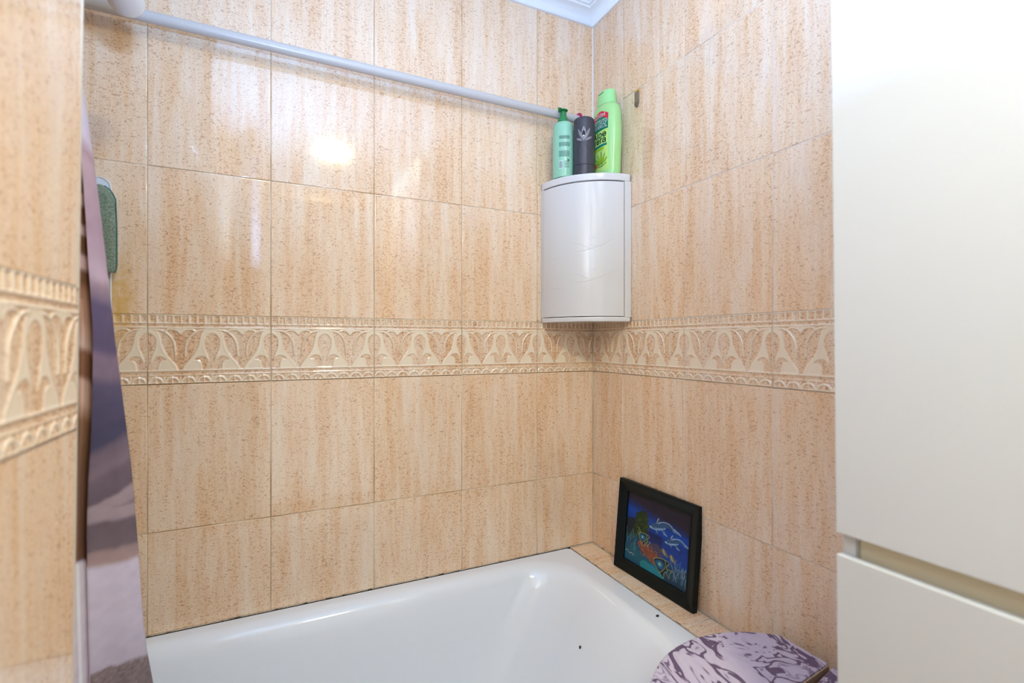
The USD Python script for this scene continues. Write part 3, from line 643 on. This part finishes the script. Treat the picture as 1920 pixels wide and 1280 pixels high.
for (x, z, L, w, a) in ((0, .098, .044, .0125, 0), (-.004, .104, .034, .0065, .38), (.004, .104, .036, .0075, -.42), (-.003, .099, .022, .0065, 1.15), (.003, .099, .026, .0065, -1.05)):
    obj('petal', shape_on(on_af, petal(x, z, L, w, a)), m_petal, af, smooth=False)
obj('spray_opening', shape_on(on_af, petal(0, .108, .022, .0085, 0), 0.0009), plain('black_hole', (14, 12, 16), 0.6), af, smooth=False, label='black spray opening')
nz_ = trimesh.creation.icosphere(2, 0.0034); nz_.apply_translation(on_af(np.array([0.0]), np.array([0.1125]), -0.0005)[0]); obj('nozzle', nz_, m_plastic, af, label='white spray nozzle')
lf = []
for (x0, z0, x1, z1, bnd) in ((-.0, .098, -.010, .035, -.006), (0, .098, .012, .034, .006), (0.001, .09, .004, .035, .001), (-.001, .09, -.005, .035, 0)):
    t = np.linspace(0, 1, 18); lf.append(tube(on_af(x0 + (x1 - x0) * t + bnd * np.sin(np.pi * t), z0 + (z1 - z0) * t, 0.0), 0.0006 * (1 - .5 * t), 6))
obj('embossed_stem', concat(lf), plain('slate_sheen', (74, 76, 92), 0.3), af, label='embossed stem lines')

# tall green shampoo bottle
sx_, sy_ = -0.0405, -0.1300
sb = thing('shampoo_bottle', 'large light green bottle with a flip cap and a red and green label', 'bottle', base=(sx_, sy_, ZT))
m_lg = plain('light_green_plastic', (164, 216, 140), 0.26); m_lgc = plain('light_green_cap', (160, 222, 148), 0.32)
SZ = np.array([0, .003, .010, .05, .10, .15, .19, .208, .2155, .218]); SA = np.array([.046, .0505, .0525, .0535, .0565, .0575, .0545, .0485, .0415, .0375])
SB = np.array([.024, .0285, .0300, .0312, .0318, .0318, .0305, .0280, .0255, .0235])
zl_ = np.concatenate([[0, .0012], np.linspace(.003, .215, 60), [.2165, .218]])
obj('body', loft([circ(sx_, sy_, 1, zb + z, 72, sx=np.interp(z, SZ, SB), sy=np.interp(z, SZ, SA), p=.86) for z in zl_], close_first=True), m_lg, sb)
cap = obj('cap', loft([circ(sx_, sy_, 1, zb + z, 64, sx=b_, sy=a_, p=.9) for z, a_, b_ in ((.2185, .034, .022), (.2188, .0365, .0238), (.222, .0366, .0238), (.252, .0338, .0218), (.2585, .0328, .021), (.2615, .031, .0195), (.263, .027, .017), (.2638, .015, .009))], close_first=True), m_lgc, sb)
obj('thumb_notch', trimesh.Trimesh(concat([tube([(sx_ - .0212, sy_ - .012, zb + .2555), (sx_ - .0222, sy_, zb + .2535), (sx_ - .0212, sy_ + .012, zb + .2555)], 0.0012, 8)]).vertices, concat([tube([(0, 0, 0), (1, 0, 0), (2, 0, 0)], 0.0012, 8)]).faces, process=False), plain('green_notch', (90, 160, 96), 0.5), sb)
def on_sb(w, z, off=0.0006):            # label front faces -x; w grows to the reader's right (-y)
    z = np.asarray(z, float); w = np.asarray(w, float)
    a = np.interp(z, SZ, SA); b = np.interp(z, SZ, SB)
    e = 2 / .86
    x = b * (1 - np.clip(np.abs(w) / a, 0, .999) ** e) ** (1 / e)
    return np.stack([sx_ - x - off, sy_ - w, zb + z], -1)
def P_(pts): return Polygon(pts).buffer(0.0015).buffer(-0.0010)
arch = lambda zt, zs_: [(w, zt - (zt - zs_) * (abs(w - .008) / .045) ** 1.7) for w in np.linspace(-.040, .040, 24)]
m_red = plain('label_red', (208, 26, 62), 0.35); m_teal = plain('label_green', (16, 120, 88), 0.35); m_wht = plain('label_white', (240, 244, 238), 0.4); m_lime = plain('label_pale_lime', (186, 226, 122), 0.35)
m_dk = plain('label_dark_green', (36, 92, 60), 0.4); m_or = plain('label_orange', (232, 84, 36), 0.4); m_yg = plain('label_yellow_green', (160, 200, 32), 0.4); m_bl = plain('label_teal_band', (24, 124, 110), 0.4)
top = arch(.195, .170); mid = arch(.179, .152)
lab = obj('label', shape_on(on_sb, P_([(w, z) for w, z in arch(.137, .135)] + [(.040, .022), (.030, .016), (-.030, .016), (-.040, .022)]), 0.0004), m_lime, sb, smooth=40, label='pale lime lower label')
obj('red_arch', shape_on(on_sb, P_(top + mid[::-1]), 0.0006), m_red, lab, smooth=40, label='red arch at the top of the label')
obj('green_panel', shape_on(on_sb, P_(mid + [(.040, .138), (-.040, .134)]), 0.0006), m_teal, lab, smooth=40, label='dark green panel of the label')
def text_on(fn, s, h, w, z, off=0.0010, xs=1.0, bold=True, slope=0.0):
    t = meshkit.text_mesh(s, h, 0.0002, bold); t = t.subdivide_to_size(0.004, max_iter=6); v = np.array(t.vertices); wd = np.ptp(v[:, 0]) * xs
    x = v[:, 0] * xs; x = x - x.min() - wd / 2 + w
    return trimesh.Trimesh(fn(x, v[:, 1] + z + slope * (x - w), off + 0.0) , t.faces, process=False)
tx = [text_on(on_sb, '1250ml', 0.0110, .006, .1775, slope=-0.02, xs=0.92), text_on(on_sb, 'INSTITUTO', 0.0105, .003, .1580, xs=0.86, slope=-.04), text_on(on_sb, 'ESPAÑOL', 0.0130, .004, .1425, xs=0.84, slope=.02)]
obj('white_lettering', concat(tx), m_wht, lab, smooth=False)
obj('dark_lettering', concat([text_on(on_sb, 'Aloe', 0.0180, .006, .1155, bold=True, xs=1.12), text_on(on_sb, 'vera', 0.0180, .006, .0985, bold=True, xs=1.12)]), m_dk, lab, smooth=False)
obj('band', shape_on(on_sb, P_([(-.036, .092), (.036, .0945), (.036, .0885), (-.036, .086)]), 0.0008), m_bl, lab, smooth=False)
obj('band', shape_on(on_sb, P_([(-.030, .0835), (.026, .085), (.026, .079), (-.030, .0775)]), 0.0008), m_yg, lab, smooth=False)
for (x, z, L, w, a) in ((.008, .034, .030, .006, .75), (.009, .034, .036, .007, .3), (.012, .034, .040, .007, -.1), (.014, .034, .036, .006, -.45), (.016, .034, .028, .006, -.85), (.004, .034, .022, .005, 1.1)):
    pt = petal(x, z, L, w, a); obj('aloe_leaf', shape_on(on_sb, pt, 0.0008), m_dk, lab, smooth=False)
    obj('aloe_leaf', shape_on(on_sb, pt.buffer(-0.0009) if pt.buffer(-0.0009).geom_type == 'Polygon' else pt, 0.0011), m_yg, lab, smooth=False)
obj('fruit', shape_on(on_sb, Point(-.0125, .036).buffer(.0075), 0.0010), m_or, lab, smooth=False, label='orange spot on the label')
t = np.linspace(0, 1, 16); obj('ground_line', tube(on_sb(-.004 + .038 * t, .031 - .002 * np.sin(np.pi * t) + .006 * t ** 3, 0.0006), 0.0009, 6), m_dk, lab)

# ------------------------------------------------------------------ old adhesive hook on the right wall
hk = thing('wall_hook', 'small taupe adhesive hook plate stuck high on the right wall', 'hook', base=(-0.003, -0.2235, B + 0.78))
hp = Polygon([(-.0085, .0465), (.0085, .0465), (.0085, .010), (.003, 0.0), (-.003, 0.0), (-.0085, .010)])
def right_plate(poly, x0, thick, z0):
    m = extrude(poly, thick); v = np.array(m.vertices); return trimesh.Trimesh(np.column_stack([-x0 - v[:, 2], -0.2235 + v[:, 0], z0 + v[:, 1]]), m.faces[:, ::-1], process=False)
obj('plate', right_plate(hp, 0.0018, 0.0022, B + 0.779), plain('taupe_metal', (140, 122, 104), 0.35, metallic=0.4), hk, smooth=False)
obj('hook_lip', right_plate(Polygon([(-.006, .011), (.006, .011), (.0025, .0015), (-.0025, .0015)]), 0.004, 0.004, B + 0.779), plain('taupe_lip', (124, 108, 94), 0.3, metallic=0.4), hk, smooth=False)
obj('adhesive_edge', right_plate(sbox(-.0088, .0450, .0088, .0485), 0.0004, 0.0042, B + 0.779), plain('yellow_adhesive', (214, 180, 60), 0.7), hk, smooth=False, label='yellowed adhesive edge')

# ------------------------------------------------------------------ picture leaning on the ledge
PW, PH = 0.300, 0.2585
pic = thing('picture_frame', 'black framed underwater picture leaning against the wall on the ledge', 'picture', base=(-0.035, -0.318, RIM))
O = np.array([-0.0385, -0.1640, RIM + 0.0002]); ux = np.array([0.016 / PW * 0.0, -1, 0.0]); ux = np.array([0.010, -0.2985, 0]); ux /= np.linalg.norm(ux)
tl = math.atan2(0.0235, 0.2575); uz = np.array([math.sin(tl), 0, math.cos(tl)]); un = np.cross(uz, ux); un /= np.linalg.norm(un)
if un[0] > 0: un = -un
def onp(x, z, n=0.0): 
    x, z, n = np.broadcast_arrays(np.asarray(x, float), np.asarray(z, float), np.asarray(n, float)); return O + x[..., None] * ux + z[..., None] * uz + n[..., None] * un
BW = 0.033
pr = [(0.0, -0.012), (0.0, 0.0015), (0.0015, 0.003), (0.004, 0.0032), (0.010, 0.0015), (0.024, -0.0045), (0.0295, -0.0045), (0.0305, -0.0035), (0.0325, -0.0045), (BW, -0.0065), (BW, -0.012)]
m_frame = plain('dark_frame', (4, 16, 18), 0.42, specular_ior_level=0.22)
cs = [(0, 0, 1, 1), (PW, 0, -1, 1), (PW, PH, -1, -1), (0, PH, 1, -1)]
for i in range(4):
    a, b = cs[i], cs[(i + 1) % 4]; ra, rb = [np.array([onp(c[0] + c[2] * d_, c[1] + c[3] * d_, n_) for d_, n_ in pr]) for c in (a, b)]
    k = len(pr); f = []
    for j in range(k):
        j2 = (j + 1) % k; f += [[j, j2, k + j2], [j, k + j2, k + j]]
    m_ = trimesh.Trimesh(np.vstack([ra, rb]), np.array(f), process=False); m_.fix_normals(); obj('frame_rail', m_, m_frame, pic, smooth=30)
obj('backing', trimesh.Trimesh(np.vstack([onp(x, z, n) for x in (.004, PW - .004) for z in (.004, PH - .004) for n in (-.0118, -.0095)])).convex_hull, plain('backing_board', (90, 74, 58), 0.8), pic, smooth=False)
# the painting: colour per vertex on a fine board
gx, gz = 300, 250
PX0, PX1, PZ0, PZ1 = BW - .002, PW - BW + .002, BW - .002, PH - BW + .002
Xg, Zg = np.meshgrid(np.linspace(0, 1, gx), np.linspace(0, 1, gz)); Yd = 1 - Zg                       # Yd: 0 top, 1 bottom
col = np.zeros((gz, gx, 3))
nz1 = meshkit.fbm(np.stack([Xg * 5, Yd * 5, 0 * Xg], -1), 4, 2); nz2 = meshkit.fbm(np.stack([Xg * 26, Yd * 26, 0 * Xg], -1), 3, 6)
Yw = Yd - 0.16 * Xg * (Yd < .45) + 0.06 * (nz1 - .5)
bgs = [(-.2, (38, 32, 44)), (0.08, (40, 34, 50)), (0.16, (26, 46, 104)), (0.24, (16, 66, 158)), (0.36, (16, 52, 128)), (0.46, (24, 34, 84)), (0.56, (30, 44, 100)), (0.70, (24, 58, 116)), (0.82, (24, 96, 128)), (0.90, (22, 100, 132)), (1.05, (28, 64, 110))]
for k in range(3): col[..., k] = np.interp(Yw, [b_[0] for b_ in bgs], LINV(np.array([b_[1][k] for b_ in bgs])))
def lay(mask, rgb, a=1.0):
    global col
    mask = gaussian_filter(mask.astype(float), 0.7) * a; col = col * (1 - mask[..., None]) + mask[..., None] * np.array(lin(*rgb))
def poly(pts, rgb, a=1.0, rough=0.0):
    lay(shapely.contains_xy(Polygon(pts), Xg + rough * (nz2 - .5), Yd + rough * (nz1 - .5)), rgb, a)
def line(pts, w, rgb, a=1.0):
    ls = LineString(pts); lay(shapely.distance(shapely.points(Xg, Yd), ls) < w, rgb, a)
def arcp(pts, n=30):
    pts = np.array(pts, float); t = np.linspace(0, len(pts) - 1, n); from scipy.interpolate import CubicSpline
    return CubicSpline(np.arange(len(pts)), pts)(t)
lay((Xg > 0.6) & (Yd > .30 + .2 * (1 - Xg)) & (Yd < .72), (20, 70, 166), .45)
poly([(-.02, .45), (.06, .38), (.16, .36), (.20, .60), (.08, .66), (-.02, .62)], (24, 34, 34), .9, .06)
poly([(.12, .58), (.15, .36), (.18, .26), (.25, .22), (.32, .20), (.37, .26), (.38, .36), (.36, .48), (.38, .58), (.26, .64)], (34, 50, 26), 1, .05)
for k in range(26):
    x, y = .17 + .19 * rng.random(), .24 + .30 * rng.random(); line([(x, y), (x + .02, y + .012), (x + .04, y + .004)], .004, (76, 98, 40), .55)
poly([(-.02, .62), (.2, .58), (.4, .66), (.5, .8), (.4, .98), (.1, .95), (-.02, .9)], (26, 72, 74), .55, .08)
poly([(.36, .62), (.52, .56), (.62, .62), (.66, .72), (.56, .80), (.40, .76)], (84, 70, 72), .7, .08)
poly([(.22, .70), (.28, .62), (.38, .64), (.46, .68), (.54, .72), (.56, .82), (.50, .88), (.40, .82), (.30, .78)], (132, 74, 56), .95, .07)
for k in range(44):
    x, y = .24 + .30 * rng.random(), .65 + .18 * rng.random(); a = rng.random() * 6; line([(x, y), (x + .03 * math.cos(a), y + .03 * math.sin(a))], .005, (176, 102, 72) if k % 2 else (98, 50, 42), .7)
poly([(.34, .88), (.5, .90), (.66, .96), (.72, 1.02), (.3, 1.02), (.26, .94)], (44, 150, 160), .55, .06)
poly([(.62, .80), (.8, .76), (1.02, .78), (1.02, 1.02), (.66, 1.02)], (34, 48, 62), .75, .08)
def dolphin(ox, oy, s):
    q = lambda pts: [(ox + s * x, oy + s * y) for x, y in pts]
    body = arcp([(0, .16), (.04, .10), (.14, .02), (.26, -.02), (.40, -.06), (.52, -.08), (.62, -.05), (.70, .02), (.66, .03), (.56, .0), (.44, .06), (.30, .13), (.18, .16), (.06, .18), (0, .16)], 80)
    poly(q(body), (52, 84, 122)); poly(q([(.06, .17), (.18, .14), (.30, .10), (.40, .05), (.30, .13), (.18, .165)]), (150, 176, 204), .7)
    poly(q(arcp([(.20, .0), (.22, -.10), (.26, -.14), (.29, -.06), (.32, -.03)], 20)), (60, 88, 120))
    poly(q([(.66, .0), (.70, -.05), (.86, .02), (.90, .06), (.76, .05), (.68, .05)]), (90, 120, 156)); poly(q([(.30, .11), (.42, .20), (.52, .22), (.44, .13)]), (84, 114, 150)); poly(q([(.14, .16), (.20, .25), (.26, .26), (.22, .16)]), (84, 114, 150))
    line(q(arcp([(.24, .0), (.40, -.09), (.55, -.10), (.66, -.04)], 30)), .005, (176, 204, 228), .8)
    line(q(arcp([(.20, .0), (.215, -.08), (.25, -.14)], 20)), .004, (206, 186, 180), .8)
    line(q(arcp([(.0, .165), (.08, .19), (.20, .175), (.32, .13), (.46, .05)], 30)), .005, (160, 196, 224), .8)
    line(q([(.68, -.03), (.84, .02), (.9, .06)]), .004, (186, 206, 226), .7); line(q([(.42, .2), (.52, .22)]), .004, (186, 206, 226), .7)
    poly(q([(-.02, .15), (.05, .14), (.07, .18), (.0, .20)]), (150, 190, 205), .8)
dolphin(.40, .29, .52); dolphin(.65, .42, .40)
def fish(ox, oy, s, ang=0.0):
    ca_, sa_ = math.cos(ang), math.sin(ang)
    q = lambda pts: [(ox + s * (ca_ * x - sa_ * y), oy + s * (sa_ * x + ca_ * y)) for x, y in pts]
    b = arcp([(-.5, .02), (-.25, -.28), (.1, -.48), (.4, -.52), (.36, -.2), (.5, .0), (.38, .2), (.44, .5), (.1, .42), (-.25, .26), (-.5, .02)], 70)
    poly(q(b), (20, 38, 52)); poly(q(arcp([(-.36, .02), (-.1, -.24), (.14, -.22), (.22, .04), (.08, .26), (-.2, .2), (-.36, .02)], 40)), (34, 92, 130), .85)
    poly(q(arcp([(-.2, .0), (-.02, -.14), (.1, -.02), (-.02, .14), (-.2, .0)], 30)), (74, 150, 180), .7)
    line(q(b), .0042, (150, 168, 112), .75); line(q(arcp([(.12, -.46), (.28, -.2), (.26, .1), (.14, .4)], 20)), .004, (170, 176, 104), .7)
    line(q([(.44, -.1), (.72, -.26), (.66, .02), (.74, .26), (.44, .1)]), .0038, (150, 164, 120), .7); poly(q([(-.13, -.04), (-.05, -.08), (0, .0), (-.08, .05)]), (200, 206, 120), .9)
fish(.30, .575, .17, .5); fish(.60, .82, .23, .35)
line([(.215, .46), (.255, .52), (.23, .57)], .0045, (150, 166, 90), .7)
for x, y in ((.60, .62), (.72, .65)):
    poly(arcp([(x, y), (x + .04, y - .03), (x + .09, y + .02), (x + .10, y + .06), (x + .04, y + .04), (x, y)], 24), (120, 108, 84), .95); line([(x + .03, y - .02), (x + .05, y + .04)], .005, (214, 204, 150), .7)
for k in range(34):
    x = rng.choice([rng.uniform(.0, .20), rng.uniform(.76, .98)], p=[.5, .5]); y = rng.uniform(.76, .97) if x > .5 else rng.uniform(.60, .9)
    pts = arcp([(x, y), (x + rng.uniform(-.02, .02), y - .06), (x + rng.uniform(-.04, .05), y - .13)], 12); line(pts, .0032, (98, 142, 142) if x < .5 else (128, 150, 180), .6)
line(arcp([(.74, .66), (.76, .74), (.80, .82), (.84, .92)], 20), .005, (120, 140, 170), .7)
line(arcp([(.02, .875), (.06, .86), (.09, .885), (.12, .87), (.16, .89)], 24), .004, (196, 200, 206), .7)
col *= (0.86 + .28 * nz2)[..., None]
obj('painting', (onp(PX0 + (PX1 - PX0) * Xg.ravel(), PZ0 + (PZ1 - PZ0) * Zg.ravel(), -0.0085), grid_faces(gz, gx, True)), m_paint, pic, smooth=True, color=np.clip(col.reshape(-1, 3), 0, 1), label='painted scene of dolphins, fish and coral in blue water')

# ------------------------------------------------------------------ toilet with a marbled lid
tc = np.array([-0.2023, -0.8107]); TZ = B - 0.49; ta, tb = 0.2126, 0.179
to = thing('toilet', 'toilet closed by a purple and white marbled lid beside the bath', 'toilet', base=(-0.22, -0.81, 0))
ND = {'g': ('geometry', {}), 'm': ('mapping', {'rotation': (0, 0, 0.5), 'scale': (8.5, 4.6, 5.0), 'location': (3.1, 1.7, 0.0)}),
      'w': ('noise_texture', {'scale': 1.0, 'detail': 2.0, 'roughness': 0.5, 'distortion': 0.4}),
      'ws': ('mix', {'mix_type': 'linear_light', 'fac': 0.95}),
      'n': ('noise_texture', {'scale': 0.95, 'detail': 3.5, 'roughness': 0.52, 'distortion': 2.2}),
      'r': ('rgb_ramp', {'ramp': [(0.0, lin(196, 184, 206)), (0.34, lin(198, 188, 208)), (0.360, lin(32, 24, 44)), (0.385, lin(48, 36, 60)), (0.40, lin(110, 92, 122)), (0.425, lin(112, 94, 124)), (0.435, lin(192, 180, 202)), (0.50, lin(202, 192, 210)),
                                (0.525, lin(190, 176, 198)), (0.533, lin(92, 74, 104)), (0.575, lin(104, 86, 116)), (0.582, lin(60, 46, 72)), (0.592, lin(200, 190, 208)), (0.64, lin(188, 176, 198)), (0.655, lin(120, 102, 132)), (0.675, lin(196, 184, 204)), (1.0, lin(200, 190, 208))]}),
      'p': ('principled_bsdf', {'roughness': 0.22})}
m_marble = M('purple_marbling', ND, [('g.position', 'm.vector'), ('m.vector', 'w.vector'), ('m.vector', 'ws.color1'), ('w.color', 'ws.color2'), ('ws.color', 'n.vector'), ('n.fac', 'r.fac'), ('r.color', 'p.base_color')])
XB = -0.036
out = Polygon([(tc[0] + ta * math.cos(a), tc[1] + tb * math.sin(a)) for a in np.linspace(0, 2 * np.pi, 140)]).intersection(sbox(-1, -0.977, XB, 0))
halfA = out.intersection(Polygon([(0.0, -0.791), (-0.035, -0.7947), (-0.133, -0.8053), (-0.46, -0.846), (-0.46, -0.3), (0, -0.3)]))
halfB = out.intersection(Polygon([(0.0, -0.7985), (-0.035, -0.8014), (-0.1084, -0.8173), (-0.46, -0.893), (-0.46, -1.2), (0, -1.2)]))
def slab2(poly_, z0, z1, r=0.0035):
    base = shapely.geometry.polygon.orient(poly_.buffer(-0.0042).buffer(0.0042), 1).segmentize(0.012); pts = np.array(base.exterior.coords)[:-1]
    def ins(k, z):
        d = np.roll(pts, -1, 0) - np.roll(pts, 1, 0); nrm = np.stack([-d[:, 1], d[:, 0]], 1); nrm /= np.linalg.norm(nrm, axis=1, keepdims=True); q = pts + nrm * k; return np.column_stack([q, np.full(len(q), z)])
    rings = [ins(r, z0), ins(r * .3, z0 + r * .3), ins(0, z0 + r), ins(0, z1 - r), ins(r * .3, z1 - r * .3), ins(r, z1)]
    side = loft(rings, close_last=False)
    capm = extrude(Polygon(ins(r, 0)[:, :2]), 1e-4); v = np.array(capm.vertices); v[:, 2] += z1 - 0.0001; cap1 = trimesh.Trimesh(v, capm.faces, process=False)
    v2 = v.copy(); v2[:, 2] += z0 - z1 + 0.0001; return concat([side, cap1, trimesh.Trimesh(v2, capm.faces, process=False)])
obj('lid', slab2(halfA, TZ - 0.019, TZ), m_marble, to, smooth=30, label='marbled far half of the lid')
obj('lid', slab2(halfB, TZ - 0.020, TZ - 0.0005), m_marble, to, smooth=30, label='marbled near half of the lid')
eb = Polygon([(-0.040, -0.7953), (-0.42, -0.8410), (-0.42, -0.8436), (-0.040, -0.7975)]); em = extrude(eb, 0.0165); em.apply_translation([0, 0, TZ - 0.0185])
obj('lid_edge', em, plain('raw_board_edge', (178, 150, 124), 0.6), to, smooth=False, label='raw beige edge between the two halves of the lid')
obj('seat', slab2(out.buffer(-0.004), TZ - 0.042, TZ - 0.023), plain('brown_beige_board', (140, 124, 106), 0.5), to, smooth=30, label='plain beige board under the lid')
rows = []
for f_, z in ((.62, 0.0), (.62, .02), (.56, .06), (.58, .16), (.72, .26), (.90, .34), (.97, .38), (.975, TZ - 0.052), (.95, TZ - 0.0435)):
    rows.append(circ(tc[0] - 0.01, -0.828, 1, z, 56, sx=ta * f_, sy=0.142 * f_))
obj('bowl', loft(rows, close_first=True), m_enamel, to, label='white ceramic bowl')

# ------------------------------------------------------------------ tall cabinet on the right
XD, YD = -0.324, -0.988
cb = thing('tall_cabinet', 'tall white cabinet with handleless fronts at the right edge', 'cabinet', base=(-0.165, YD, 0), rotx=-0.55)
CY0 = -1.62
ZU, ZL = B - 0.1376, B - 0.1640
obj('side_panel', rbox(XD + 0.013, -0.004, YD - 0.0155, YD - 0.0015, 0.0, 1.97, 0.0008), m_lacquer, cb)
obj('side_panel', rbox(XD + 0.013, -0.004, CY0 + 0.0015, CY0 + 0.0155, 0.0, 1.97, 0.0008), m_lacquer, cb)
obj('back_panel', bx(-0.012, -0.004, CY0 + 0.016, YD - 0.016, 0.05, 1.96), m_beige_in, cb, smooth=False)
obj('top_panel', bx(XD + 0.013, -0.004, CY0 + 0.016, YD - 0.016, 1.952, 1.97), m_lacquer, cb, smooth=False)
obj('grip_rail', bx(XD + 0.022, XD + 0.040, CY0 + 0.016, YD - 0.016, ZL - 0.06, ZU + 0.06), m_beige_in, cb, smooth=False, label='beige recessed strip in the gap between the fronts')
obj('door', rbox(XD, XD + 0.018 - 0.006, CY0, YD, ZU, 1.97, 0.0012), m_lacquer, cb, label='upper front of the tall cabinet')
obj('drawer_front', rbox(XD, XD + 0.018 - 0.006, CY0, YD, 0.06, ZL, 0.0012), m_lacquer, cb, label='lower front of the tall cabinet')
obj('plinth', bx(XD + 0.04, -0.006, CY0 + 0.02, YD - 0.02, 0.0, 0.058), m_lacquer, cb, smooth=False)

# ------------------------------------------------------------------ ceiling lamp fitting (behind the camera)
cl = thing('ceiling_lamp', 'round recessed ceiling spotlight behind the camera', 'ceiling lamp', base=(LAMP[0], LAMP[1], CEIL))
obj('bezel', lathe([(0.089, -0.0005), (0.089, -0.007), (0.094, -0.010), (0.103, -0.007), (0.106, -0.0005)], (LAMP[0], LAMP[1], CEIL)), m_chrome, cl)
# fallen crumb in the bath: find the bath surface under it
ck = trimesh.creation.icosphere(2, 0.0036)
ck.apply_scale([0.7, 0.8, 1.2]); 
cam_p = np.array([-0.94695, -1.354525, B + 0.097675]); cdir = np.array([math.sin(YAW), math.cos(YAW), 0]) + np.array([math.cos(YAW), -math.sin(YAW), 0]) * (1088 - 960) / 921.2 - np.array([0, 0, 1]) * (1214 - 640.76) / 921.2
tri = trimesh.Trimesh(shell.vertices, shell.faces, process=False)
hit = tri.ray.intersects_location([cam_p], [cdir])[0]
hit = hit[np.argsort(np.linalg.norm(hit - cam_p, axis=1))][0]
ck.apply_translation(hit + np.array([-0.001, -0.0005, 0.0008]))
obj('crumb', ck, m_dirt, label='black crumb on the sloping inside of the bath', base=tuple(hit), cat='crumb')
